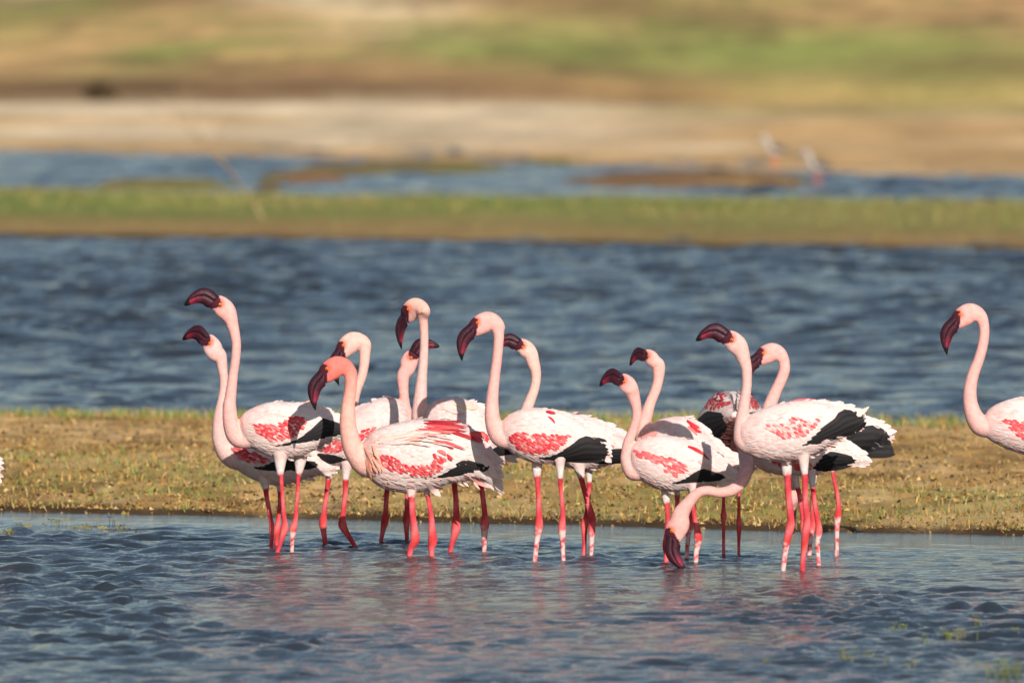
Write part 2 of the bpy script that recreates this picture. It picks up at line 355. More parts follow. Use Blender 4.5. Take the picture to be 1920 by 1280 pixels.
# ------------------------------------------------------------------ lofting helpers
def catmull(P, sub):
    P = [np.asarray(p, float) for p in P]; Q = [2 * P[0] - P[1]] + P + [2 * P[-1] - P[-2]]; o = []
    for i in range(1, len(Q) - 2):
        for s in range(sub):
            t = s / sub; a, b, c, d = Q[i - 1], Q[i], Q[i + 1], Q[i + 2]
            o.append(.5 * ((2 * b) + (c - a) * t + (2 * a - 5 * b + 4 * c - d) * t * t + (3 * b - a - 3 * c + d) * t ** 3))
    o.append(P[-1]); return np.array(o)
def rings_faces(nr, ns):
    f = []
    for i in range(nr - 1):
        for j in range(ns):
            k = (j + 1) % ns; f.append((i * ns + j, i * ns + k, (i + 1) * ns + k, (i + 1) * ns + j))
    f.append(tuple(range(ns - 1, -1, -1))); f.append(tuple((nr - 1) * ns + j for j in range(ns))); return f
def tube(path, rad, latk, ns=14):
    """path: (n,3) photo-plane points (u, v, lateral); ring lies across the path; rad in plane, rad*latk sideways"""
    path = np.asarray(path, float); n = len(path); v = []
    for i in range(n):
        d = path[min(i + 1, n - 1)] - path[max(i - 1, 0)]; L = math.hypot(d[0], d[1]) or 1
        nx, ny = -d[1] / L, d[0] / L
        for j in range(ns):
            a = 2 * math.pi * j / ns
            v.append((path[i, 0] + nx * rad[i] * math.cos(a), path[i, 1] + ny * rad[i] * math.cos(a), path[i, 2] + rad[i] * (latk[i] if hasattr(latk, '__len__') else latk) * math.sin(a)))
    return v, rings_faces(n, ns)

# ------------------------------------------------------------------ flamingos
PINK = lin(228, 166, 157); PALE = lin(217, 184, 176); WHITE = lin(218, 202, 196); RED = lin(208, 34, 48); CRIMSON = lin(180, 14, 36)
LEG = lin(214, 72, 76); JOINT = lin(214, 66, 54); MAROON = lin(70, 22, 38); BLACKISH = lin(22, 16, 19); FLIGHT = lin(26, 24, 25); SALMON = lin(240, 128, 108)
# head templates in photo pixels about the eye: x forward, y up
HEAD = {
 'R': dict(tip=(66, -3), rings=[((10, 2), 14.2), ((0, -2.5), 17.5), ((-10, -12), 19), ((-17, -22), 16.5)],
           bill=[((2.3, 13.7), (20, -8.5)), ((14.4, 24), (26, -6.5)), ((25.7, 28.7), (31.3, -2)), ((38.8, 26.8), (37, 0)), ((47, 22), (44, .3)), ((54.5, 16), (50.5, -1.7)),
                 ((60, 9.5), (57, -3.7)), ((64, 3.4), (62, -5)), ((66.5, -2), (65.5, -4))],
           dark=[(4, 19), (-3, 7), (-4, -6), (8, -9), (22, -13), (40, 0), (14, 32)]),
 'L': dict(tip=(21.5, -77), rings=[((3, -13.5), 16.5), ((-9, -5), 19.5), ((-22, 1.5), 20), ((-35, 0), 16.5), ((-44.5, -8), 12.5)],
           bill=[((5.8, 3.8), (0.8, -32.5)), ((17, -8.8), (4, -35.5)), ((27, -18.8), (8, -39)), ((33.5, -32), (11, -45)), ((34, -46), (14, -52)), ((30.5, -60), (17.5, -62)),
                 ((26.5, -69), (19.5, -71)), ((22, -77), (21, -77.5))],
           dark=[(10, 10), (-3, 6), (-5, 0), (-3.5, -12), (-.5, -36), (20, -42), (34, -10)]),
}
HEAD['F'] = dict(HEAD['L'], rings=[((3, -13.5), 16.5), ((-9, -6), 19.5), ((-21, -1), 19)])
def in_poly(p, poly):
    x, y = p; c = False; n = len(poly)
    for i in range(n):
        x1, y1 = poly[i]; x2, y2 = poly[(i + 1) % n]
        if (y1 > y) != (y2 > y) and x < (x2 - x1) * (y - y1) / (y2 - y1) + x1: c = not c
    return c
def resample(pts, n):
    pts = np.asarray(pts, float); d = np.r_[0, np.cumsum(np.hypot(*np.diff(pts, axis=0).T))]
    t = np.linspace(0, d[-1], n); return np.stack([np.interp(t, d, pts[:, 0]), np.interp(t, d, pts[:, 1])], -1)

NB = 0
def flamingo(label, contact, eye, tip, head, neck, body, legs, red=(), black=None, streaks=(), facing=-1, hyaw=0, neckcol=PINK, headcol=None,
             lat=.74, rot=0, root_u=None, red_density=1.0, ruffle=1.0, white_legs=(), scap=True, tails=(), redcol=RED, shift=(0, 0), elat=0, cov_max=.55, vent_shade=None):
    global NB; NB += 1
    rnd = random.Random(100 + NB); D = row_d(contact); s = D / FPX
    uc = root_u if root_u is not None else sum(l[-1][0] for l in legs) / len(legs)
    f = facing
    root = empty("flamingo", ((uc - 960) * s + shift[0], D + shift[1], 0), rot)
    tag(root, label, "flamingo", "flamingos wading in the shallows")
    def W(u, v, l): return ((u - uc) * s, -l * s, CAM_H - (v - HORIZON) * s)
    # ---- head transform
    T = HEAD[head]; cy = math.cos(math.radians(hyaw)); sy = math.sin(math.radians(hyaw))
    dx = f * (tip[0] - eye[0]) / cy; dz = -(tip[1] - eye[1])
    ang = math.atan2(dz, dx) - math.atan2(T['tip'][1], T['tip'][0]); hs = math.hypot(dx, dz) / math.hypot(*T['tip'])
    ca, sa = math.cos(ang), math.sin(ang)
    def hp(p, l=0.0):
        x = (p[0] * ca - p[1] * sa) * hs; z = (p[0] * sa + p[1] * ca) * hs
        return (eye[0] + f * (x * cy), eye[1] - z, l * hs + x * sy + elat)
    src_v = []; src_f = []; src_c = []
    def add(v, fc, c):
        o = len(src_v); src_v.extend(v); src_f.extend([tuple(i + o for i in q) for q in fc]); src_c.extend(c)
    # ---- head + neck tube
    hr = T['rings']; pts = []; lk = []
    first = np.array(hp((hr[0][0][0] + (5 if head == 'R' else 6), hr[0][0][1] + (4 if head == 'R' else -3))))
    pts.append(np.r_[first, hr[0][1] * hs * .72]); lk.append(.55)
    for c, r in hr: pts.append(np.r_[hp(c), r * hs]); lk.append(.62)
    lk[-1] = .75
    nl = pts[-1][2]
    for i, (u, v, r, *nx4) in enumerate(neck):
        nl = nx4[0] if nx4 else nl * .55
        pts.append(np.array((u, v, nl, r))); lk.append(.85 if i == 0 else 1.0)
    P = catmull(pts, 7); K = np.interp(np.linspace(0, len(lk) - 1, len(P)), np.arange(len(lk)), lk)
    tv, tf = tube(P[:, :3], P[:, 3], K, 16)
    nh = (len(hr) + 1) * 7; hc = headcol or neckcol; cols = []
    base_pink = mixc(neckcol, PALE, .35)
    for i in range(len(P)):
        q = i / (len(P) - 1); c = mixc(hc, neckcol, min(1, max(0, (i - nh * .7) / (nh * .8)))); c = mixc(c, base_pink, max(0, q - .55) / .45)
        cols += [c] * 16
    add(tv, tf, cols)
    # ---- trunk
    st = np.array(body, float)
    if f > 0: pass
    B = catmull(st, 6)
    B[:, 2] = np.maximum(B[:, 2], B[:, 1] + 2)
    ctr = (B[:, 1] + B[:, 2]) / 2; hh = (B[:, 2] - B[:, 1]) / 2
    ww = np.maximum(hh * lat, 5.0); wmax = ww.max(); idx = np.linspace(0, 1, len(B))
    ww = np.where(idx > .55, np.maximum(ww, wmax * .55 * (1 - (idx - .55) / .5)), ww)
    ns = 28; bv = []; bc = []
    for i in range(len(B)):
        for j in range(ns):
            a = 2 * math.pi * j / ns
            bv.append((B[i, 0], ctr[i] - hh[i] * math.sin(a), ww[i] * math.cos(a)))
            t = idx[i]; c = mixc(mixc(neckcol, PALE, .45), WHITE, min(1, t * 2.2)); c = mixc(c, vent_shade, min(1, max(0, (t - .35) * 5)) * max(0, min(1, .5 - math.sin(a) * 2))) if vent_shade else c; bc.append(c)
    add(bv, rings_faces(len(B), ns), bc)
    # ---- legs
    order = sorted(range(len(legs)), key=lambda k: legs[k][-1][1])
    for k, lg in enumerate(legs):
        side = 1 if order[-1] == k else -1
        Lo = side * 15
        th = lg[0]                                     # first two entries: feathered thigh
        pth = [(th[0], th[1] - 22, th[2] * 1.25), (th[0], th[1], th[2])] + [tuple(p) for p in lg[1:]]
        u2, v2, r2 = pth[-1]; u1, v1, r1 = pth[-2]
        vbed = HORIZON + (CAM_H + .165) / s
        dirv = (u2 - u1) / max(1, (v2 - v1))
        pth.append((u2 + dirv * 30, v2 + 40, r2)); pth.append((u2 + dirv * 30, vbed, r2))
        q = catmull([(p[0], p[1], Lo * (1 if i else .8), p[2]) for i, p in enumerate(pth)], 6)
        tv, tf = tube(q[:, :3], np.maximum(q[:, 3] * 1.05 + .3 + 1.3 * np.exp(-((q[:, 1] - lg[-3][1]) / 11) ** 2), 2.8), .95, 10)
        vth = lg[1][1]; vj = lg[-3][1] if len(lg) > 3 else 990; cc = []
        wl = k in white_legs
        for i in range(len(q)):
            for j in range(10):
                vv = q[i, 1]
                if vv < vth + 1: c = WHITE if vv > th[1] + 6 else PALE
                else:
                    c = mixc(LEG, JOINT, max(0, 1 - abs(vv - vj) / 25)); c = mixc(c, lin(214, 84, 100), .35 * rnd.random())
                    st_ = math.sin(j * 2 * math.pi / 10 + .12 * vv + k); c = mixc(c, lin(238, 132, 134), .45 * max(0, st_)); c = mixc(c, lin(168, 34, 48), .5 * max(0, -st_))  # streaks: tendon highlight painted in paler, scaled rear darker
                    if vv < vth + 14: c = mixc(c, CRIMSON, .5)
                    if wl and vv > vj + 4 and math.sin(vv * .23 + j * .6 + k * 2) + math.sin(vv * .61 + j) > -.2: c = mixc(c, WHITE, .8)
                cc.append(c)
        add(tv, tf, cc)
        # webbed toes resting on the lake bed
        for da in (-.5, 0, .5):
            tt = [(u2 + dirv * 30, vbed - 4, Lo, 3), (u2 + dirv * 30 + f * 22 * math.cos(da), vbed - 2, Lo + 22 * math.sin(da), 2.6), (u2 + dirv * 30 + f * 40 * math.cos(da), vbed, Lo + 40 * math.sin(da), 2.6)]
            q2 = np.array(tt); tv, tf = tube(q2[:, :3], q2[:, 3], 1.0, 6); add(tv, tf, [LEG] * len(tv))
    # ---- fuse into one continuous skin
    me = bpy.data.meshes.new("body"); me.from_pydata([W(*p) for p in src_v], [], src_f)
    tmp = bpy.data.objects.new("tmp", me); COL.objects.link(tmp)
    md = tmp.modifiers.new("r", 'REMESH'); md.mode = 'VOXEL'; md.voxel_size = .0034
    sm = tmp.modifiers.new("s", 'SMOOTH'); sm.factor = .5; sm.iterations = 4
    dg = bpy.context.evaluated_depsgraph_get(); me2 = bpy.data.meshes.new_from_object(tmp.evaluated_get(dg))
    bpy.data.objects.remove(tmp); bpy.data.meshes.remove(me); me2.name = "body"
    kd = kdtree.KDTree(len(src_v))
    for i, p in enumerate(src_v): kd.insert(W(*p), i)
    kd.balance()
    dark = [(hp(p)[0], hp(p)[1]) for p in T['dark']]
    nv = len(me2.vertices); co = np.empty(nv * 3, np.float32); me2.vertices.foreach_get("co", co); co = co.reshape(-1, 3)
    cols = []; eyes = {1: None, -1: None}
    hc2 = mixc(hc, lin(228, 88, 62), .75)
    for p in co:
        near3 = kd.find_n(p, 3); wsum = 0; c = np.zeros(3)
        for _, i, d in near3: w_ = 1 / (d + 1e-4); c += np.array(src_c[i]) * w_; wsum += w_
        c = tuple(c / wsum); u = p[0] / s + uc; v = (CAM_H - p[2]) / s + HORIZON; l = -p[1] / s
        if abs(u - eye[0]) < 70 * hs and abs(v - eye[1]) < 70 * hs:
            if in_poly((u, v), dark): c = MAROON
            else:
                d = math.hypot(u - eye[0], v - eye[1]) / hs
                if d < 13: c = mixc(c, hc2, min(1, (13 - d) / 7))
            d = math.hypot(u - eye[0], v - eye[1]); sd_ = 1 if l - hp((0, 0))[2] > 0 else -1
            if d < 3.5 and (eyes[sd_] is None or abs(l - elat) > abs(eyes[sd_][2] - elat)): eyes[sd_] = (u, v, l)
        cols.append(c)
    setcol(me2, cols); me2.materials.clear(); me2.materials.append(M_BODY)
    me2.polygons.foreach_set("use_smooth", [True] * len(me2.polygons))
    link("body", me2, root)
    # ---- bill: upper and lower mandible
    bl = T['bill']; n = len(bl)
    for part in ("upper_bill", "lower_bill"):
        full = []
        for i, (a, b) in enumerate(bl):
            a = np.array(a, float); b = np.array(b, float); q = i / (n - 1)
            full.append(np.r_[(a + b) / 2, (b - a) / 2, 9.6 * (1 - q) ** .5 + .6])
        Q = catmull(full, 4); vv = []; cc = []; m = 10; al = np.r_[0, np.cumsum(np.hypot(*np.diff(Q[:, :2], axis=0).T))]; al = al / al[-1]
        for i, r in enumerate(Q):
            q = i / (len(Q) - 1); cut = -.22 - .25 * q + .25 * math.sin(q * math.pi)      # seam level between -1 (ridge) and 1 (keel)
            a0 = math.acos(-max(-.9, min(.9, cut)))                                        # half angle of the upper part
            if part == "upper_bill":
                c = mixc(BLACKISH, MAROON, .45 + .25 * math.sin(q * 3.1)); angs = [-a0 + 2 * a0 * j / (m - 1) for j in range(m)]; ins = 1.03
            else:
                c = mixc(mixc(BLACKISH, MAROON, .85), lin(164, 38, 66), max(0, min(1, (q - .35) / .35))); b0 = math.pi - a0; angs = [math.pi - b0 + 2 * b0 * j / (m - 1) for j in range(m)]; ins = 1.0
            if part == "lower_bill": c = mixc(mixc(BLACKISH, MAROON, .8), lin(132, 30, 52), max(0, min(1, (al[i] - .4) / .3)))
            if al[i] > .80: c = BLACKISH
            for k_, a in enumerate(angs):
                g = .93 if k_ in (0, m - 1) else 1.0                                        # edges rolled in: the seam
                cx = -math.cos(a); vv.append(W(*hp((r[0] + r[2] * cx * ins, r[1] + r[3] * cx * ins), r[4] * math.sin(a) * g * ins))); cc.append(c)
        mb = MB(); mb.add(vv, rings_faces(len(Q), m), cc); mb.build(part, M_BILL, root)
    # ---- eyes
    for sd_ in (1, -1):
        e = eyes[sd_] or (eye[0], eye[1], sd_ * 10 * hs)
        for nm, r, dl, c in (("eye", 3.3 * hs, -.6, lin(250, 132, 24)), ("pupil", 1.5 * hs, 1.6, lin(10, 8, 8))):
            vv = []; fc = []
            for i in range(1, 6):
                for j in range(10):
                    a = math.pi * i / 6; b = 2 * math.pi * j / 10
                    vv.append(W(e[0] + r * math.sin(a) * math.cos(b), e[1] + r * math.cos(a), e[2] + sd_ * dl * hs + r * math.sin(a) * math.sin(b)))
            mb = MB(); mb.add(vv, rings_faces(5, 10), c)
            if nm == "eye": eo = mb.build(nm, M_EYE, root)
            else: mb.build(nm, M_EYE, eo)
    # ---- plumage laid on the trunk surface
    us = B[:, 0] * f; o_ = np.argsort(us)                     # ascending towards the front
    ub, cb, hb, wb = us[o_], ctr[o_], hh[o_], ww[o_]
    def surf(u, v, off):
        x = u * f; c = np.interp(x, ub, cb); h = np.interp(x, ub, hb); w_ = np.interp(x, ub, wb)
        k = (v - c) / h; kk = max(-.985, min(.985, k)); y = w_ * math.sqrt(1 - kk * kk)
        ny = y / (w_ * w_); nv_ = (kk * h) / (h * h); L = math.hypot(ny, nv_) or 1
        return (u, v + off * nv_ / L, y + off * ny / L)
    def feather(mb, base, tipp, wd, o0, o1, col, tipcol=None, side=1, nseg=5, curve=0.0, blunt=.62):
        bx, by = base; tx, ty = tipp; L = math.hypot(tx - bx, ty - by) or 1; nx, ny = -(ty - by) / L, (tx - bx) / L
        vv = []; cc = []
        for i in range(nseg + 1):
            t = i / nseg; wq = wd * (.55 + .45 * min(1, t / .35)) * (1 if t < blunt else math.sqrt(max(0.02, 1 - ((t - blunt) / (1 - blunt)) ** 2)))
            cx = bx + (tx - bx) * t + nx * curve * math.sin(math.pi * t); cyy = by + (ty - by) * t + ny * curve * math.sin(math.pi * t)
            of = o0 + (o1 - o0) * t
            for e, do in ((-1, -.5), (0, .35), (1, -.5)):
                p = surf(cx + nx * wq * e, cyy + ny * wq * e, of + do); vv.append(W(p[0], p[1], side * p[2]))
                cc.append(mixc(col, tipcol, t ** 2) if tipcol else col)
        fc = []
        for i in range(nseg):
            for j in range(2):
                a = i * 3 + j; q = (a, a + 1, a + 4, a + 3); fc.append(q if side * f > 0 else q[::-1])
        mb.add(vv, fc, cc)
    uf, ut = st[0, 0], st[-1, 0]; Lb = abs(ut - uf)
    U = lambda t: uf + (ut - uf) * t
    cen = lambda u: float(np.interp(u * f, ub, cb)); hgt = lambda u: float(np.interp(u * f, ub, hb))
    bpoly = None
    if black: bup = resample(black[0], 12); blo = resample(black[1], 12); bpoly = [tuple(p) for p in bup] + [tuple(p) for p in blo[::-1]]
    for side in (1, -1):
        wing = MB()
        # pale coverts, shingled from tail to shoulder
        du = max(7.5, Lb * .045)
        t = .90
        while t > .10:
            u = U(t); c = cen(u); h = hgt(u); row = -.86
            while row < cov_max - .35 * max(0, .35 - t):
                v = c + h * row + rnd.uniform(-2, 2); uu = u + rnd.uniform(-3, 3)
                sl = (cen(U(min(1, t + .15))) - cen(u)) / max(1, abs(U(min(1, t + .15)) - u))
                ln = (17 + 12 * t) * rnd.uniform(.85, 1.2); wd = (5.6 - 2.2 * max(0, -row - .45)) * rnd.uniform(.85, 1.2)
                tp = (uu - f * ln, v + sl * ln + (1.5 + 3 * row) * .8)
                if not (bpoly and in_poly(((uu * .3 + tp[0] * .7), (v * .3 + tp[1] * .7)), bpoly)):
                    c0 = mixc(mixc(WHITE, PINK, rnd.uniform(.0, .45) + .4 * max(0, .5 - t)), (.35, .30, .29), rnd.random() ** 2 * .22)
                    feather(wing, (uu, v), tp, wd, .2, (1.5 - .9 * max(0, -row)) * ruffle * rnd.uniform(.6, 1.3), c0, mixc(c0, lin(222, 208, 203), .7), side, 4)
                row += 7.6 / h
            t -= du / Lb
        wo = wing.build("wing", M_FEATHER, root)
        # red coverts
        if len(red):
            rp = np.array(red); rmb = MB(); x0, y0 = rp.min(0); x1, y1 = rp.max(0)
            xs = np.arange(x0 - 4, x1 + 4, 5.2); xs = xs if f < 0 else xs[::-1]
            for iu, u in enumerate(xs[::-1]):
                for v in np.arange(y0 - 3, y1 + 3, 5.6):
                    p = (u + rnd.uniform(-1.6, 1.6), v + (2.8 if iu % 2 else 0) + rnd.uniform(-1.2, 1.2))
                    if in_poly(p, red) and rnd.random() < .9:
                        ln = rnd.uniform(8.5, 13.5); c0 = mixc(redcol, CRIMSON, rnd.random() * .6); c0 = mixc(c0, PINK, rnd.random() ** 3 * .6) if rnd.random() < red_density else mixc(WHITE, PINK, rnd.random())
                        feather(rmb, p, (p[0] - f * ln * .92, p[1] + ln * .38), rnd.uniform(2.1, 3.2), 1.3, 2.6 * ruffle * rnd.uniform(.8, 1.2), c0, mixc(c0, lin(232, 120, 120), .45), side, 3)
            if rmb.v: tag(rmb.build("red_coverts", M_FEATHER, wo), kind="stuff")
        cm = MB()
        for k in range(330):
            t = rnd.uniform(.04, .97); u = U(t); rr = rnd.uniform(-.99, .99); v = cen(u) + hgt(u) * rr
            if in_poly((u, v), red) if len(red) else False: continue
            if bpoly and in_poly((u - f * 6, v), bpoly): continue
            ln = rnd.uniform(9, 17); sl = (cen(U(min(1, t + .15))) - cen(u)) / max(1, abs(U(min(1, t + .15)) - u)) + rnd.uniform(-.22, .22) + .18 * rr
            c0 = mixc(mixc(WHITE, PINK, rnd.random() * .8), (.36, .30, .28), rnd.random() ** 2 * .22)
            if vent_shade and t > .45 and rr > .05: c0 = mixc(vent_shade, c0, rnd.random() * .3)
            feather(cm, (u, v), (u - f * ln, v + sl * ln), rnd.uniform(1.3, 2.6), .3, rnd.uniform(.8, 1.9 if rr > -.75 else 1.1) * min(1.7, ruffle), c0, None, side, 3)
        tag(cm.build("contour_feathers", M_FEATHER, root), kind="stuff")
        # black flight feathers, one object each
        if black:
            nf = 8
            for k in range(nf):
                fr = k / (nf - 1); i0 = int(fr * 4.0); line = blo * (1 - fr) + bup * fr
                thick = np.hypot(*(bup - blo).T); pts_ = line[i0:]
                ex = rnd.uniform(-3, 4) - 3 * abs(fr - .5)
                d = pts_[-1] - pts_[-2]; d = d / (np.hypot(*d) or 1); pts_ = np.vstack([pts_, pts_[-1] + d * max(1, 5 + ex)])
                vv = []; cc = []; m = len(pts_)
                for i, p in enumerate(pts_):
                    d = pts_[min(i + 1, m - 1)] - pts_[max(i - 1, 0)]; d = d / (np.hypot(*d) or 1); nrm = np.array((-d[1], d[0]))
                    th = thick[min(i0 + i, 11)]; wq = max(1.6, th / nf * 1.25) * (1 if i < m - 2 else (.75 if i == m - 2 else .15))
                    for e, do in ((-1, -.2), (0, .4), (1, -.2)):
                        q = p + nrm * wq * e; pp = surf(q[0], q[1], 1.1 + .18 * k + do); vv.append(W(pp[0], pp[1], side * pp[2])); cc.append(mixc(FLIGHT, (.03, .027, .027), .5 if (k % 2) else 0.0))
                fc = []
                for i in range(m - 1):
                    for j in range(2): a = i * 3 + j; fc.append((a, a + 1, a + 4, a + 3))
                mb = MB(); mb.add(vv, fc, cc); mb.build("flight_feather", M_FEATHER, wo)
        # long scapular feathers along the back
        if scap:
            for k in range(9):
                t = .20 + .055 * k + rnd.uniform(-.02, .02); u = U(t); rr = -.93 + .10 * (k % 4) + rnd.uniform(-.03, .03)
                v = cen(u) + hgt(u) * rr; t2 = min(.93, t + rnd.uniform(.22, .32)); u2 = U(t2); v2 = cen(u2) + hgt(u2) * max(-.93, rr + .12)
                mb = MB(); c0 = mixc(WHITE, PINK, rnd.uniform(.05, .4))
                feather(mb, (u, v), (u2, v2), rnd.uniform(3.0, 4.8), .9, rnd.uniform(1.2, 2.2) * ruffle, c0, WHITE, side, 6, rnd.uniform(-2, 2), .7); mb.build("back_feather", M_FEATHER, wo)
        for (ua, va, ub_, vb_, wd, *cx) in streaks:
            mb = MB(); c0 = cx[0] if cx else mixc(RED, CRIMSON, rnd.random())
            feather(mb, (ua, va), (ub_, vb_), wd, 3.0, 4.6 * ruffle, c0, mixc(c0, PINK, .15), side, 6, rnd.uniform(-1.5, 1.5), .5); mb.build("red_plume", M_FEATHER, wo)
    for (ua, va, ub_, vb_, wd, *cx) in tails:
        mb = MB(); c0 = cx[0] if cx else PALE
        feather(mb, (ua, va), (ub_, vb_), wd, .5, .5, c0, mixc(c0, WHITE, .3), 1, 5, 0, .6); mb.build("tail_feather", M_FEATHER, root)
    if not tails:
        u = U(.88); c = cen(u); h = hgt(u); d = st[-1] - st[-2]; ue, ve = st[-1, 0], (st[-1, 1] + st[-1, 2]) / 2
        for k in range(5):
            mb = MB(); fr = (k - 2) / 2
            feather(mb, (u, c + h * .6 * fr), (ue - f * rnd.uniform(2, 9), ve + fr * 4 + rnd.uniform(-2, 2)), 3.2, .4, .8, mixc(WHITE, PINK, rnd.uniform(.2, .8)), None, 1 if k % 2 else -1, 5, 0, .6)
            mb.build("tail_feather", M_FEATHER, root)
    return root

rp = random.Random(5); PLUMES = []
for k in range(44):
    a = k / 43; b = rp.random()
    bx = 700 + 105 * a + rp.uniform(-8, 8); by = 826 - 34 * a + 22 * b * (.3 + a); L = rp.uniform(40, 82); sl = -.22 + .50 * a + .22 * (b - .3)
    c = mixc(lin(238, 190, 170), mixc(CRIMSON, lin(232, 96, 96), rp.random()), min(1, max(0, a * 1.6 - .3))) if rp.random() < .62 else mixc(WHITE, PINK, rp.random() * .6)
    PLUMES.append((bx, by, bx + L * .97, by + L * sl * .8, rp.uniform(1.1, 2.3), c))
for k in range(12): PLUMES.append((795 + 4 * k + rp.uniform(-6, 6), 790 + 1.6 * k + rp.uniform(-4, 6), 860 + 4 * k + rp.uniform(-8, 6), 797 + 3 * k + rp.uniform(-3, 3), rp.uniform(.9, 1.7), mixc(CRIMSON, lin(150, 20, 40), rp.random())))
for k in range(16): u_ = 676 + rp.uniform(0, 26); v_ = 832 + rp.uniform(0, 44); PLUMES.append((u_ + 6, v_, u_ + 14 + rp.uniform(-3, 5), v_ + rp.uniform(16, 26), rp.uniform(2, 3.2), mixc(lin(242, 160, 128), PALE, rp.random() * .7)))
PLUMES += [(880, 812, 912, 826, 4, lin(232, 92, 82)), (878, 818, 906, 832, 4, lin(228, 70, 70)), (835, 832, 852, 838, 3.4), (820, 843, 838, 850, 3.4, lin(238, 110, 110)), (838, 850, 850, 858, 3, RED)]
# each bird: photo readings of its own outline, set at its own distance
flamingo("tall flamingo with maroon bill raised, standing before a lower headed companion", 1036, (411.3, 568.4), (345.3, 571.6), 'R',
    [(434.6, 606, 12), (442.3, 640, 9.2), (441.5, 670, 9), (437.2, 700, 9), (431.6, 745, 11), (429.8, 762, 13), (432.4, 794, 15), (441, 817, 17), (454, 825, 16), (482, 822, 17)],
    [(449, 785, 803), (457, 774, 826), (476, 763, 843), (503, 754, 854), (535, 753, 860), (569, 757, 854), (601, 769, 837), (636, 785, 819), (662, 799, 812)],
    [[(525.4, 853, 13), (525.4, 888, 6), (527, 893, 4.2), (529.4, 932, 3.7), (533, 975, 4.6), (533, 991, 6), (526.7, 1015, 4.2), (519, 1036, 3.7)],
     [(563, 854, 13), (560, 888, 6), (559, 893, 4), (556, 946, 3.7), (553, 975, 4.6), (548.5, 993, 5.8), (547, 1015, 4.2), (546.7, 1035, 3.7)]],
    red=[(473.6, 794), (476, 808), (495, 821), (511, 822), (540, 816), (561, 800), (572, 786), (566.6, 778.5), (556, 777), (540, 780), (526.7, 790), (497.5, 792)],
    black=([(517.5, 832), (556, 823), (582, 808), (596, 797), (606, 788), (636, 796), (662, 804)], [(517.5, 834), (540, 832), (572, 826), (609, 818), (636, 812), (664, 808)]), white_legs=(1,))
flamingo("flamingo with shorter raised neck standing half hidden behind the tallest bill-up bird", 1024, (392, 640), (340.6, 637), 'R',
    [(412, 666, 13), (416.5, 689, 10), (419.6, 717, 8.4), (417, 745, 9), (411, 786, 12.5), (412, 821, 15), (422, 845, 18), (436, 858, 20), (455, 862, 22)],
    [(424, 838, 858), (432, 826, 868), (452, 813, 887), (484, 806, 903), (520, 808, 910), (556, 824, 903), (585, 845, 890), (605, 860, 886), (622, 874, 882)],
    [[(495, 893, 12), (498, 914, 6), (500, 932, 4.5), (508, 975, 4.2), (511, 994, 5.6), (509.5, 1012, 4), (508, 1025, 3.8)],
     [(524, 900, 10), (524, 920, 5), (524, 946, 4), (521, 975, 4.2), (519, 996, 5.2), (518, 1010, 4), (517.5, 1023, 3.6)]],
    red=[(431, 835), (436, 853), (455, 862), (481.6, 863), (505, 859), (487, 849), (457.7, 842), (436, 832)],
    black=([(476, 872), (497, 868), (513, 864), (535, 860), (556, 863), (590, 866)], [(476, 875), (492, 878), (513, 880), (556, 880), (592, 875)]), hyaw=-35, neckcol=mixc(PINK, PALE, .5),
    tails=[(575, 858, 622, 880, 5), (580, 852, 612, 874, 5), (572, 866, 618, 884, 5)])
flamingo("flamingo facing the opposite way to all others, bill tilted upward", 1024, (770.4, 668), (824, 648.7), 'R',
    [(755.8, 704.6, 12.5), (756, 727, 10), (758, 748, 9.5), (761, 769, 10.5), (767, 790, 13), (765, 815, 16), (752, 835, 18), (728, 845, 20)],
    [(779, 803, 828), (770, 778, 852), (745, 748, 868), (715, 745, 876), (685, 756, 878), (655, 777, 876), (625, 808, 871), (605, 833, 864), (593, 848, 857)],
    [[(617, 880, 8), (615.7, 896, 6), (613, 916, 4.5), (608, 954, 4.5), (605, 980, 6.4), (606.5, 999, 5), (609, 1020, 4.5)],
     [(650, 872, 10), (648, 896, 6.2), (647.6, 922, 4.8), (643.6, 959, 4.8), (642, 983, 6.6), (652, 1002, 5), (665, 1023, 4.2)]],
    red=[(608, 842), (625, 826), (645, 815), (690, 803), (712, 797), (715, 803), (690, 818), (650, 838), (640, 847), (614, 848)],
    black=([(652, 857), (625, 853), (596, 852)], [(652, 860), (625, 866), (606, 867)]), facing=1, hyaw=10)
flamingo("flamingo with drooped bill whose face is partly hidden by the salmon headed bird", 1015, (641, 646), (635, 722), 'L',
    [(684, 662, 10.5), (682, 686, 9.4), (677.5, 707, 9.2), (669, 728, 9.6), (663, 748, 10.4), (659, 769, 12), (660, 800, 14), (672, 825, 18), (705, 838, 22)],
    [(668, 800, 835), (690, 791, 860), (730, 788, 880), (780, 795, 885), (820, 806, 872), (855, 826, 852), (880, 842, 846)],
    [[(727, 890, 9), (726, 912, 5), (725, 925, 4.8), (723, 956, 4.6), (722, 974, 6.2), (717, 998, 4.4), (714, 1016, 3.8)],
     [(763, 890, 9), (763, 912, 5), (763, 929, 4.6), (763, 956, 4.8), (762, 972, 6), (762, 995, 4.6), (763, 1015, 4)]],
    black=([(790, 850), (830, 840), (870, 840)], [(790, 854), (830, 850), (872, 845)]), neckcol=mixc(PINK, lin(236, 200, 180), .35))
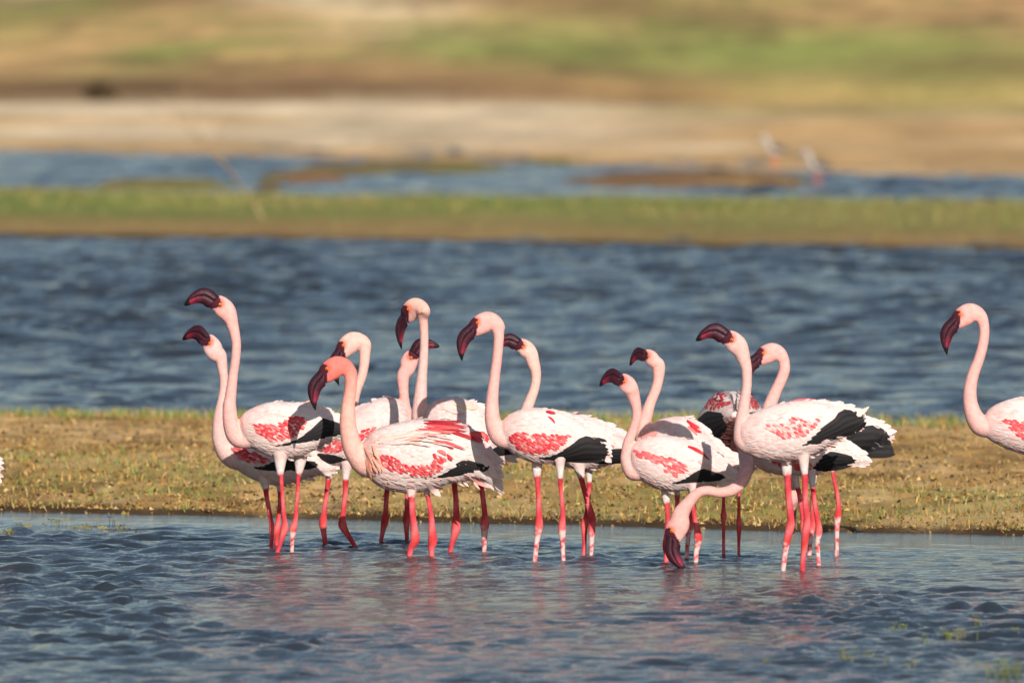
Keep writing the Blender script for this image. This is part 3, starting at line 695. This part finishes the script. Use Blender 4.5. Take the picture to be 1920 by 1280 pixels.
flamingo("very upright long necked flamingo with narrow drooping bill, body behind the ruffled bird", 1037, (763, 579.6), (752.7, 655.6), 'L',
    [(793, 596, 9.5), (794.6, 613, 8.6), (795.4, 644, 8.2), (793.8, 675, 8.9), (791, 707, 10), (788.5, 738, 12.4), (787, 759, 14), (787, 785, 16), (797, 810, 18), (825, 825, 24)],
    [(787, 790, 830), (800, 762, 860), (826, 747, 882), (852, 744, 892), (885, 753, 888), (906, 765, 877), (925, 790, 864), (940, 822, 857), (958, 844, 852)],
    [[(851, 885, 10), (852, 900, 6), (852, 908, 5.2), (855, 942, 5), (855, 988, 7.2), (848, 1017, 5), (843, 1038, 4)],
     [(901, 888, 10), (901, 903, 6), (902, 912, 5), (905, 931, 4.8), (909, 966, 5.2), (909, 984, 6.8), (908, 1013, 5), (908, 1037, 4.2)]],
    red=[(884, 814), (894, 833), (910, 828), (912, 809), (900, 806)], black=([(905, 849), (920, 843), (940, 835), (954, 845)], [(905, 851), (925, 852), (954, 851)]),
    hyaw=-42, neckcol=mixc(PINK, PALE, .55), headcol=mixc(PINK, lin(236, 186, 160), .35), white_legs=(1,), streaks=[(830, 765, 872, 776, 3, PALE), (850, 756, 895, 768, 3, lin(226, 196, 160))])
flamingo("salmon headed flamingo with ruffled wing plumes, heavy drooping bill and broad red wing band", 1046, (610, 689.6), (591, 769), 'L',
    [(657, 702, 12.4), (658, 717, 11.8), (656, 738, 12), (652.7, 759, 13), (651.7, 790, 15.5), (654, 810, 17), (660, 836, 19), (673, 857, 22), (688, 870, 25), (715, 868, 30)],
    [(676, 836, 868), (686, 822, 886), (700, 807, 905), (726, 797, 919), (766, 788, 924), (808, 784, 918), (845, 789, 907), (875, 799, 902), (900, 818, 902), (920, 850, 905), (938, 890, 907)],
    [[(771, 916, 9), (771, 929, 7), (771.7, 934, 6), (774, 969, 5.8), (778, 1010, 7.4), (770, 1027, 5.6), (767, 1046, 5)],
     [(800, 915, 7), (800, 927, 5.4), (803, 936, 4.2), (808, 969, 5), (811, 1013, 7.4), (808, 1030, 5.4), (810, 1045, 4.8)]],
    red=[(691.5, 852), (705, 849), (723, 849), (739, 856), (766, 869), (790, 868), (806, 865), (811, 846), (822, 848), (833, 863), (819, 877), (792, 888), (766, 886), (729, 877), (707, 867)],
    black=([(813, 892), (845, 879), (861, 866), (875, 863), (916, 873)], [(813, 894), (845, 890), (872, 884), (908, 882)]), ruffle=1.9, neckcol=lin(234, 166, 150), headcol=lin(230, 118, 106),
    streaks=PLUMES,
    tails=[(880, 885, 936, 908, 6), (890, 878, 932, 895, 6, WHITE), (870, 892, 926, 915, 5, lin(222, 150, 140)), (885, 880, 922, 880, 7, WHITE), (895, 870, 924, 862, 6, WHITE), (880, 893, 934, 903, 3, lin(150, 70, 70)), (800, 905, 826, 930, 6, PALE)])
flamingo("flamingo with drooping bill, tidy red wing patch and two white streaked legs, screening another bird", 1053, (892.5, 603), (866, 677), 'L',
    [(934, 618, 11.2), (935, 635, 10), (932, 672, 9.6), (927, 710, 10.2), (923, 747, 11.8), (922.5, 775, 14), (925, 793, 15.5), (931, 809, 17.5), (942, 821, 19), (968, 824, 20)],
    [(938, 795, 813), (947, 783, 836), (966, 771, 853), (993, 764, 866), (1019, 765, 870), (1046, 771, 866), (1072, 780, 863), (1100, 797, 861), (1125, 822, 859), (1138, 840, 855)],
    [[(1007, 868, 10), (1007, 894, 6.6), (1008, 899, 5.2), (1010, 939, 4.8), (1010.6, 986, 6.6), (1007, 1013, 5), (1003, 1051, 4.4)],
     [(1050, 865, 9), (1050.6, 894, 5), (1051, 912, 3.9), (1055, 952, 4.2), (1054, 991, 6.2), (1055, 1019, 4.6), (1056.5, 1055, 4)]],
    red=[(951.6, 821), (961, 806), (987, 810), (1009, 809), (1030, 813), (1056, 812), (1063, 814), (1051, 830), (1032, 841), (1014, 846), (993, 847.6), (971, 841)],
    black=([(1011, 854), (1046, 848), (1072, 837), (1094, 822), (1134, 829)], [(1011, 857), (1032, 860), (1072, 862), (1135, 860)]), white_legs=(0, 1),
    streaks=[(1024, 772, 1042, 777, 2.2), (1028, 781, 1041, 793, 1.8)])
flamingo("flamingo mostly screened by another, its bill tucked behind that bird's neck", 1043, (979.7, 647), (925, 654), 'R',
    [(1000, 680, 12), (1004.6, 696, 10), (1005, 714, 9), (1001, 732, 9.2), (994, 751, 10), (989, 764, 10.8), (985, 785, 13), (995, 810, 17), (1025, 825, 24)],
    [(985, 800, 830), (1000, 778, 852), (1030, 769, 868), (1060, 771, 876), (1090, 779, 880), (1120, 788, 877), (1145, 800, 872), (1165, 814, 865), (1182, 832, 856)],
    [[(1086, 873, 11), (1090, 894, 6.2), (1091, 900, 5.2), (1100, 934, 5), (1109.6, 968, 6.6), (1109.6, 995, 5.2), (1109, 1021, 4.6), (1108, 1045, 4)],
     [(1104, 876, 8), (1105, 902, 4.8), (1104, 926, 4), (1100, 966, 4.6), (1096, 984, 5.6), (1096, 1013, 4.4), (1095, 1042, 4)]],
    black=([(1090, 850), (1136, 844), (1168, 843)], [(1090, 862), (1136, 866), (1170, 864)]), neckcol=mixc(PINK, lin(236, 200, 180), .35), white_legs=(0,),
    streaks=[(1064, 786, 1096, 809, 2.6), (1072, 787, 1104, 808, 2.4), (1086, 789, 1118, 808, 2.4), (1096, 790, 1126, 810, 2), (1128, 838, 1152, 836, 5, lin(226, 110, 104)), (1056, 783, 1086, 803, 2)])
flamingo("flamingo with hunched short neck and level maroon bill, one red streak on its wing", 1056, (1169, 712.5), (1124, 724.5), 'R',
    [(1188, 743, 12.4), (1193.6, 765, 9.6), (1193, 787, 9), (1186, 809, 9), (1178, 830, 10), (1175.5, 848, 11), (1175.5, 862, 12.5), (1182, 878, 15), (1192, 885, 17), (1220, 876, 20)],
    [(1181, 846, 866), (1187, 832, 885), (1205, 822, 903), (1237, 816, 918), (1266, 818, 922), (1300, 827, 916), (1329, 842, 909), (1350, 861, 905), (1366, 883, 902), (1376, 894, 899)],
    [[(1249, 916, 10), (1250, 943, 6), (1251, 948, 5), (1252.6, 974, 4.6), (1250, 1022, 6), (1250, 1040, 4.8), (1250, 1056, 4.2)],
     [(1299, 912, 8), (1300, 932, 5), (1300.5, 944, 4.2), (1302, 969, 4.2), (1309.5, 1007, 6.2), (1306, 1032, 5), (1304.7, 1057, 4.4)]],
    red=[(1185, 843), (1203, 843), (1225, 852), (1251, 855), (1271, 863), (1283, 866), (1286, 872), (1271, 885), (1261, 890), (1254, 883), (1232, 881), (1246, 875), (1237, 866), (1208, 860), (1188, 850)],
    black=([(1261, 903), (1285, 895), (1309, 883), (1319, 880), (1354, 890)], [(1261, 905), (1285, 902), (1309, 900), (1350, 899)]), hyaw=-38, redcol=lin(236, 96, 100),
    streaks=[(1290, 837, 1321, 853, 2.8), (1318, 850, 1330, 862, 1.6), (1309, 862, 1348, 884, 4, lin(214, 176, 170))], white_legs=(1,))  # the pinkish grey streak paints in a neck's cast shadow
flamingo("flamingo with hooked bill and rosy neck just behind the hunched short necked bird", 1049, (1213.8, 665.5), (1181, 686), 'R',
    [(1234.5, 686, 13), (1234.5, 710, 10), (1229, 732, 9.6), (1220, 754, 10), (1212.7, 776, 11.6), (1207, 798, 13), (1205, 817, 14.5), (1212, 835, 17), (1240, 845, 24)],
    [(1205, 802, 840), (1222, 794, 868), (1240, 785, 890), (1275, 780, 903), (1305, 789, 898), (1326, 814, 892), (1353, 844, 890), (1372, 857, 886), (1384, 868, 880)],
    [[(1296, 898, 8), (1296, 925, 5), (1296, 938, 4.2), (1297, 960, 4.2), (1293, 984, 5.6), (1291, 1005, 4.4), (1288, 1047, 4)],
     [(1270, 898, 8), (1270, 925, 5), (1270, 945, 4.2), (1268, 985, 5.4), (1267, 1005, 4.4), (1266, 1048, 4)]],
    black=([(1326, 838), (1340, 845), (1356, 856)], [(1328, 843), (1342, 853), (1358, 861)]), hyaw=-45, neckcol=lin(242, 176, 164),
    streaks=[(1288, 789, 1312, 804, 3), (1294, 797, 1316, 812, 2.6), (1203, 820, 1233, 811, 5, lin(236, 150, 144)), (1354, 855, 1358, 875, 2.4, CRIMSON), (1358, 872, 1374, 886, 2.6, CRIMSON), (1290, 800, 1308, 816, 2, lin(236, 120, 116))],
    white_legs=(0,))
# bird seen from behind, head lowered out of sight: drawn in profile about u=1397 and turned to face away
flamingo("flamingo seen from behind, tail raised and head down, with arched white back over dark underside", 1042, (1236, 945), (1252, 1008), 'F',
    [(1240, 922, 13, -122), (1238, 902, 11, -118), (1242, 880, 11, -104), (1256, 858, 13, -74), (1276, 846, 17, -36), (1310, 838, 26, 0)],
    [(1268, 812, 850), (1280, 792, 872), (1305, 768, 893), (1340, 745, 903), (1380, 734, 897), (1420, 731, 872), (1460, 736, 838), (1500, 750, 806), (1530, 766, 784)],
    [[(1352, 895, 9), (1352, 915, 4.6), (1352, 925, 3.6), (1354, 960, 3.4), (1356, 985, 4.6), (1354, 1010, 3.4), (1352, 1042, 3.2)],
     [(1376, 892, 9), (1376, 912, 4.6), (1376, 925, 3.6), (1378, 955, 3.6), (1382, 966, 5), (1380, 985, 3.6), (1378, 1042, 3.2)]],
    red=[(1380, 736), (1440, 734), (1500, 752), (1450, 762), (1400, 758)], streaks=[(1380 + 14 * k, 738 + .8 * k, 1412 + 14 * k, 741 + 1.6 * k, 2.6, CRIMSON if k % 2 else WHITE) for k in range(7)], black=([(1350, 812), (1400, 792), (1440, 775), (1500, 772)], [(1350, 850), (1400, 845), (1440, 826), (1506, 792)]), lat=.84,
    rot=math.radians(-88), root_u=1364, redcol=CRIMSON, scap=False, shift=(.012, 0), elat=-122, cov_max=.0, vent_shade=lin(112, 60, 56))  # shade under the raised tail is put into the rear underside's colour
flamingo("feeding flamingo dipping its inverted bill into the water on a low looping neck", 1059, (1255, 990), (1288, 1066), 'F',
    [(1276, 958, 16, 112), (1289.5, 938, 12, 114), (1306, 920, 10.2, 116), (1324, 914.5, 9.4, 118), (1347, 918, 9.8, 118), (1370, 914, 10.8, 116), (1387, 901, 12, 110), (1397, 882, 12.8, 98), (1398, 862, 13.6, 78), (1398, 846, 14.5, 48), (1410, 830, 17, 16), (1440, 832, 26, 0)],
    [(1402, 815, 848), (1412, 802, 868), (1435, 792, 884), (1475, 787, 891), (1515, 791, 889), (1550, 806, 880), (1580, 826, 872), (1605, 846, 868), (1624, 860, 866)],
    [[(1522, 885, 8), (1524, 913, 5), (1525, 917, 4.6), (1527, 937, 4.4), (1533, 973, 4.8), (1535.6, 995, 5.6), (1533, 1020, 4.6), (1535.6, 1060, 4.2)],
     [(1490, 885, 8), (1496, 913, 5), (1500, 930, 4.4), (1506, 970, 4.6), (1508, 990, 5.6), (1508, 1015, 4.4), (1507, 1058, 4)]],
    red=[(1440, 860), (1490, 855), (1520, 862), (1500, 878), (1460, 874)],
    black=([(1516, 876), (1537, 860), (1558, 849), (1597, 856)], [(1518, 879), (1549, 879), (1583, 875), (1602, 868)]), white_legs=(0,), elat=112,
    tails=[(1590, 850, 1628, 860, 6, lin(236, 170, 160)), (1585, 862, 1622, 868, 5, lin(214, 60, 66)), (1570, 832, 1610, 852, 6, WHITE), (1588, 858, 1620, 876, 5, FLIGHT)])
flamingo("flamingo whose bill is crossed by the foremost bird's neck, black wing tips spread", 1041, (1429, 659), (1400, 726), 'L',
    [(1471, 682, 10.6), (1471, 694, 10.6), (1465.5, 711, 10.6), (1456, 731, 10.8), (1447, 752, 12), (1442, 768, 13), (1439, 790, 15), (1452, 815, 18), (1480, 825, 26)],
    [(1440, 790, 830), (1455, 770, 855), (1490, 754, 875), (1530, 752, 878), (1570, 764, 868), (1610, 784, 850), (1640, 796, 836), (1660, 804, 824), (1672, 811, 818)],
    [[(1527, 875, 8), (1526, 905, 5), (1526, 930, 4.4), (1525, 965, 4.8), (1524.7, 985, 5.6), (1521, 1010, 4.4), (1518.6, 1039, 4)],
     [(1559, 866, 7), (1561, 882, 4), (1563, 892, 3.8), (1568, 916, 3.9), (1573, 949, 4.6), (1571, 967, 5.6), (1569.5, 998, 4.4), (1569, 1041, 4)]],
    black=([(1560, 828), (1590, 815), (1610, 807), (1640, 805), (1662, 815)], [(1560, 842), (1590, 846), (1630, 851), (1672, 851)]), white_legs=(0, 1),
    tails=[(1600, 788, 1668, 808, 7, WHITE), (1640, 815, 1676, 822, 7, PALE), (1595, 822, 1672, 850, 8, FLIGHT), (1600, 815, 1668, 838, 8, FLIGHT), (1590, 835, 1655, 851, 8, FLIGHT)],
    streaks=[(1482, 755, 1530, 753, 3, lin(226, 90, 100))])
flamingo("pale flamingo with raised bill, patchy red flecks and one tail feather cocked up", 1071, (1371, 634), (1305, 638), 'R',
    [(1395, 673, 12.6), (1400, 692, 10.4), (1400.5, 720, 9.4), (1398, 742, 9.9), (1394.6, 764, 11), (1391, 786, 12), (1389.5, 808, 14), (1394, 825, 18), (1408, 832, 21), (1436, 830, 24)],
    [(1385, 799, 818), (1393, 787, 842), (1412, 774, 857), (1443, 761, 864), (1478, 753, 865), (1509, 750, 860), (1541, 753, 845), (1574, 762, 825), (1600, 774, 807), (1617, 785, 796)],
    [[(1475, 860, 11), (1476.7, 890, 8), (1478, 894, 6.2), (1478.7, 925, 6), (1483.5, 973, 6.6), (1482, 990, 8), (1476, 1017, 5.6), (1472.6, 1041, 5), (1469.5, 1069, 4.6)],
     [(1507, 860, 10), (1509, 888, 5.8), (1509.5, 893, 5.4), (1510, 925, 5.4), (1513, 969, 6), (1512.6, 990, 7.4), (1509, 1017, 5.4), (1506.5, 1046, 5), (1504.6, 1073, 4.6)]],
    red=[(1424, 797), (1430, 803), (1447, 812), (1456, 817), (1491, 818), (1509, 811), (1526, 791), (1531, 783), (1509, 785), (1487, 779), (1471, 784), (1443, 793)], red_density=.55, redcol=lin(236, 92, 96),
    black=([(1500, 825), (1530, 811), (1552, 797), (1570, 786), (1578, 774), (1606, 776)], [(1505, 835), (1530, 829), (1574, 816), (1605, 806), (1622, 794)]), white_legs=(0,),
    tails=[(1590, 796, 1630, 762, 4.5, lin(228, 196, 178)), (1580, 770, 1620, 768, 4, WHITE), (1590, 790, 1625, 784, 5, FLIGHT), (1600, 782, 1622, 779, 4, FLIGHT)], neckcol=mixc(PINK, PALE, .35))
flamingo("lone flamingo apart from the group with its neck in an open S curve", 1040, (1797, 589), (1776, 665), 'L',
    [(1845.5, 612, 10), (1846, 628, 9.7), (1842.5, 650, 10), (1835.5, 675, 10.2), (1826, 700, 11), (1820, 725, 12.2), (1819.5, 750, 13.5), (1823.5, 770, 15.5), (1831, 787, 18), (1843, 799, 20), (1872, 800, 21)],
    [(1846, 783, 808), (1853, 769, 822), (1870, 757, 833), (1895, 748, 844), (1920, 746, 851), (1950, 749, 853), (1980, 760, 846), (2010, 776, 832), (2040, 796, 818), (2056, 806, 812)],
    [[(1940, 850, 11), (1940, 885, 6), (1940, 892, 5), (1942, 935, 4.8), (1946, 980, 6.4), (1942, 1010, 5), (1938, 1041, 4.4)], [(1968, 848, 11), (1968, 882, 6), (1968, 890, 5), (1970, 935, 4.8), (1974, 978, 6.4), (1970, 1010, 5), (1966, 1039, 4.4)]],
    red=[(1872, 784), (1890, 784), (1925, 790), (1970, 785), (1960, 802), (1930, 818), (1912, 822), (1895, 805)], redcol=lin(232, 70, 80),
    black=([(1930, 836), (1970, 820), (2000, 806), (2040, 806)], [(1930, 840), (1970, 836), (2005, 824), (2044, 812)]))
flamingo("flamingo leaving with only its drooping tail edge still seen beside the open water", 1052, (-200, 650), (-226, 724), 'L',
    [(-158, 664, 11), (-157, 682, 10), (-160, 715, 9.6), (-166, 750, 10.4), (-172, 785, 12), (-174, 812, 14), (-170, 836, 17), (-155, 858, 21), (-130, 866, 27)],
    [(-160, 830, 850), (-150, 816, 872), (-130, 804, 890), (-100, 797, 902), (-70, 800, 906), (-45, 812, 908), (-25, 832, 910), (-8, 858, 908), (5, 878, 890)],
    [[(-92, 900, 10), (-92, 928, 6), (-91, 934, 5), (-89, 965, 4.8), (-87, 1000, 6.4), (-90, 1020, 5), (-94, 1052, 4.4)], [(-60, 900, 10), (-60, 928, 6), (-59, 934, 5), (-57, 965, 4.8), (-55, 1000, 6.4), (-58, 1020, 5), (-62, 1050, 4.4)]],
    shift=(-.022, 0), red=[(-140, 840), (-100, 838), (-60, 842), (-70, 865), (-110, 868)], black=([(-70, 890), (-30, 870), (0, 872)], [(-70, 896), (-30, 900), (2, 900)]))

# ------------------------------------------------------------------ small far waders on the sand edge
def far_wader(label, u, vfoot, htpx, flip=1):
    D = row_d(vfoot); s = D / FPX; k = htpx / 100.0 * s; z0 = float(height(np.array([(u - 960) * s]), np.array([D]))[0])
    root = empty("wading_bird", ((u - 960) * s, D, max(z0, -.05))); tag(root, label, "bird", "blurred waders across the water")
    def loft(pts, c, nm, mat, lk=.8, par=None):
        q = catmull([(p[0], -p[1], 0, p[2]) for p in pts], 5); v, fcs = tube(q[:, :3], q[:, 3], lk, 10)
        mb = MB(); mb.add([(a * k * flip, l * k, -b * k) for a, b, l in v], fcs, c); return mb.build(nm, mat, par or root)
    loft([(-40, 86, 1.5), (-33, 90, 6), (-25, 92, 9), (-17, 86, 7), (-14, 76, 7), (-12, 64, 10), (-2, 56, 16), (14, 52, 17), (30, 50, 11), (42, 50, 3)], lin(172, 163, 155), "body", M_BODY)
    for sd in (-1, 1):
        q = catmull([(-2, -62, sd * 8, 9), (14, -60, sd * 9, 12), (34, -55, sd * 6, 8), (52, -52, sd * 3, 2)], 5); v, fcs = tube(q[:, :3], q[:, 3], .55, 10)
        mb = MB(); mb.add([(a * k * flip, l * k, -b * k) for a, b, l in v], fcs, lin(92, 84, 74)); mb.build("wing", M_FEATHER, root)
        q = np.array([(8 + sd * 5, -42, sd * 5, 2.6), (10 + sd * 5, -22, sd * 5, 2.2), (8 + sd * 5, 0, sd * 5, 2.2), (8 + sd * 5, 4, sd * 5, 2)], float); v, fcs = tube(q[:, :3], q[:, 3], 1, 8)
        mb = MB(); mb.add([(a * k * flip, l * k, -b * k) for a, b, l in v], fcs, lin(196, 104, 88)); mb.build("leg", M_BODY, root)
    loft([(-39, 86, 2.4), (-50, 84, 1.6), (-62, 82, .8)], lin(30, 26, 26), "bill", M_BILL)
far_wader("blurred pale wader with dark wing standing up on the sand, without water under it", 1448, 318, 62)
far_wader("blurred pale wader with reddish legs standing at the water's edge", 1528, 346, 68)

# ------------------------------------------------------------------ bare sapling, bush and water plants
def twig_tree(name, label, cat, u, vfoot, htpx, seed, col, lean=-.25, group=None, depth=4, r0=4.0):
    rd = random.Random(seed); D = row_d(vfoot); s = D / FPX; X = (u - 960) * s
    z0 = max(0, float(height(np.array([X]), np.array([D]))[0])); root = empty(name, (X, D, z0)); tag(root, label, cat, group)
    trunk = MB(); br = MB()
    def seg(mb, a, b, ra, rb):
        d = (b - a).normalized(); p = d.orthogonal().normalized(); q = d.cross(p); vv = []
        for c, r in ((a, ra), (b, rb)):
            for j in range(6): t = j * math.pi / 3; vv.append(tuple(c + (p * math.cos(t) + q * math.sin(t)) * r))
        mb.add(vv, rings_faces(2, 6), mixc(col, (0, 0, 0), rd.uniform(0, .3)))
    def grow(mb, p, d, L, r, lev):
        n = 4
        for i in range(n):
            d = (d + Vector((rd.uniform(-.22, .22), rd.uniform(-.22, .22), rd.uniform(-.05, .12)))).normalized()
            q = p + d * L / n; seg(mb, p, q, r * (1 - .18 * i), r * (1 - .18 * (i + 1))); p = q
            if lev < depth and i >= 1:
                a = rd.uniform(-1, 1); nd = (d + Vector((rd.choice((-1, 1)) * rd.uniform(.5, 1.1), a * .8, rd.uniform(.0, .5)))).normalized()
                grow(br, p, nd, L * rd.uniform(.45, .7), r * .5, lev + 1)
    grow(trunk, Vector((0, 0, -.03)), Vector((lean, 0, 1)).normalized(), htpx * s * .55, r0 * s, 0)
    trunk.build("trunk", M_WOOD, root); br.build("branches", M_WOOD, root); return root
twig_tree("bare_sapling", "thin leafless pale sapling leaning on the grassy island", "sapling", 500, 432, 330, 4, lin(176, 146, 112), -.45, depth=3, r0=2.8)
def bush(name, label, u, vfoot, wpx, hpx, col, seed, n=900):
    rd = np.random.default_rng(seed); D = row_d(vfoot); s = D / FPX; X = (u - 960) * s; z0 = max(0., float(height(np.array([X]), np.array([D]))[0]))
    root = empty(name, (X, D, z0)); tag(root, label, "bush")
    a = rd.uniform(0, 6.28, n); r = np.sqrt(rd.uniform(0, 1, n)); h = rd.uniform(0, 1, n) ** .8 * (1 - .6 * r ** 2)
    P = np.stack([np.cos(a) * r * wpx * s / 2, np.sin(a) * r * wpx * s / 2, h * hpx * s], -1); L = hpx * s * .35
    d1 = rd.normal(0, 1, (n, 3)) * L; d2 = rd.normal(0, 1, (n, 3)) * L * .6
    V = np.stack([P, P + d1 * .5 + d2 * .4, P + d1, P + d1 * .5 - d2 * .4], 1).reshape(-1, 3); V[:, 2] = np.maximum(V[:, 2], -.02)
    Fq = (np.arange(4)[None] + 4 * np.arange(n)[:, None]); C = np.repeat(np.array(col)[None] * rd.uniform(.6, 1.3, (n, 1)), 4, 0)
    lf = link("foliage", np_mesh("foliage", V, Fq, C, M_GRASS), root); tag(lf, kind="stuff")
    mb = MB()
    for k in range(7):
        t = k * .9; q = np.array([(0, 0, 0, 2.0), (math.cos(t) * wpx * .12, -hpx * .4, math.sin(t) * wpx * .12, 1.4), (math.cos(t) * wpx * .25, -hpx * .75, math.sin(t) * wpx * .25, .8)])
        v, fcs = tube(q[:, :3], q[:, 3], 1, 6); mb.add([(p[0] * s, p[2] * s, -p[1] * s) for p in v], fcs, lin(90, 70, 48))
    mb.build("stems", M_WOOD, root)
bush("dark_bush", "small dark bush at the foot of the hillside behind the pale sand", 188, 205, 34, 26, lin(84, 68, 46), 3)
bush("dry_bush", "low brown mound of dead reeds on the island's far edge", 1390, 350, 220, 12, lin(150, 120, 78), 5, 1800)
bush("dry_bush", "small brown dead reed clump beside the bare sapling", 505, 356, 46, 11, lin(130, 106, 70), 6, 500)
bush("dry_bush", "flat brown clump of dead reeds near the island's open end", 640, 330, 190, 6, lin(122, 98, 76), 8, 900)

def weed(name, label, u, v, wpx, hpx, n, seed, group, cols=[lin(84, 98, 44), lin(104, 112, 56), lin(116, 108, 60), lin(76, 78, 42)]):
    rd = np.random.default_rng(seed); D = row_d(v); s = D / FPX; X = (u - 960) * s; root = empty(name, (X, D, 0)); tag(root, label, "water plant", group)
    mb = MB()
    for k in range(n):
        bx = rd.normal(0, wpx * .22) * s; by = rd.normal(0, wpx * .5) * s; h = hpx * rd.uniform(.15, .85) * s; lx = rd.normal(0, .55) * h; ly = rd.normal(0, .3) * h; wv = rd.uniform(.4, 1.0) * s
        c = tuple(np.array(cols[rd.integers(0, len(cols))]) * rd.uniform(.7, 1.2))
        P = [(bx - wv, by, -.08), (bx + wv, by, -.08), (bx + lx * .5 + wv, by + ly * .5, h * .6), (bx + lx * .5 - wv, by + ly * .5, h * .6), (bx + lx, by + ly, h)]
        mb.add(P, [(0, 1, 2, 3), (3, 2, 4)], c)
        if rd.random() < .6:      # a small leaf pair near the tip
            for sg in (-1, 1):
                q = (bx + lx * .8, by + ly * .8, h * .85); l = rd.uniform(4, 8) * s
                mb.add([q, (q[0] + sg * l * .5, q[1] + l * .3, q[2] + l * .5), (q[0] + sg * l, q[1], q[2] + l * .25), (q[0] + sg * l * .5, q[1] - l * .3, q[2] + l * .1)], [(0, 1, 2, 3)], c)
    o = mb.build("stems", M_GRASS, root, False); tag(o, kind="stuff")
GW = "weeds standing out of the foreground water"
for i, (u, v, wp, hp_, n) in enumerate([(1795, 1198, 60, 26, 26), (1835, 1172, 20, 32, 6), (1680, 1182, 50, 16, 9), (1590, 1240, 60, 30, 14), (1625, 1236, 30, 22, 8), (1905, 1195, 34, 22, 12), (1885, 1268, 90, 44, 40), (1490, 1192, 20, 14, 3), (1435, 1242, 16, 18, 3), (1700, 1250, 60, 20, 6), (1740, 1205, 24, 20, 5)]):
    weed("water_weed", {0: "broad low tuft of green weed in the foreground water below a taller lone stem cluster", 6: "largest and tallest olive weed tuft in the foreground water"}.get(i, "sparse green weed stems poking out of the rippled foreground water"), u, v, wp, hp_, n, 200 + i, GW)
GS = "thin stems in the calm shallows by the bank"
for i, (u, v, wp, hp_, n) in enumerate([(40, 992, 70, 9, 26), (110, 985, 40, 26, 7), (160, 992, 70, 8, 20), (205, 985, 10, 24, 3), (225, 996, 90, 8, 16), (10, 1000, 40, 8, 14)]):
    weed("shore_weed", "thin dry stems in the calm shallows along the bank", u, v, wp, hp_, n, 300 + i, GS, [lin(120, 112, 60), lin(86, 78, 48), lin(140, 130, 70)])
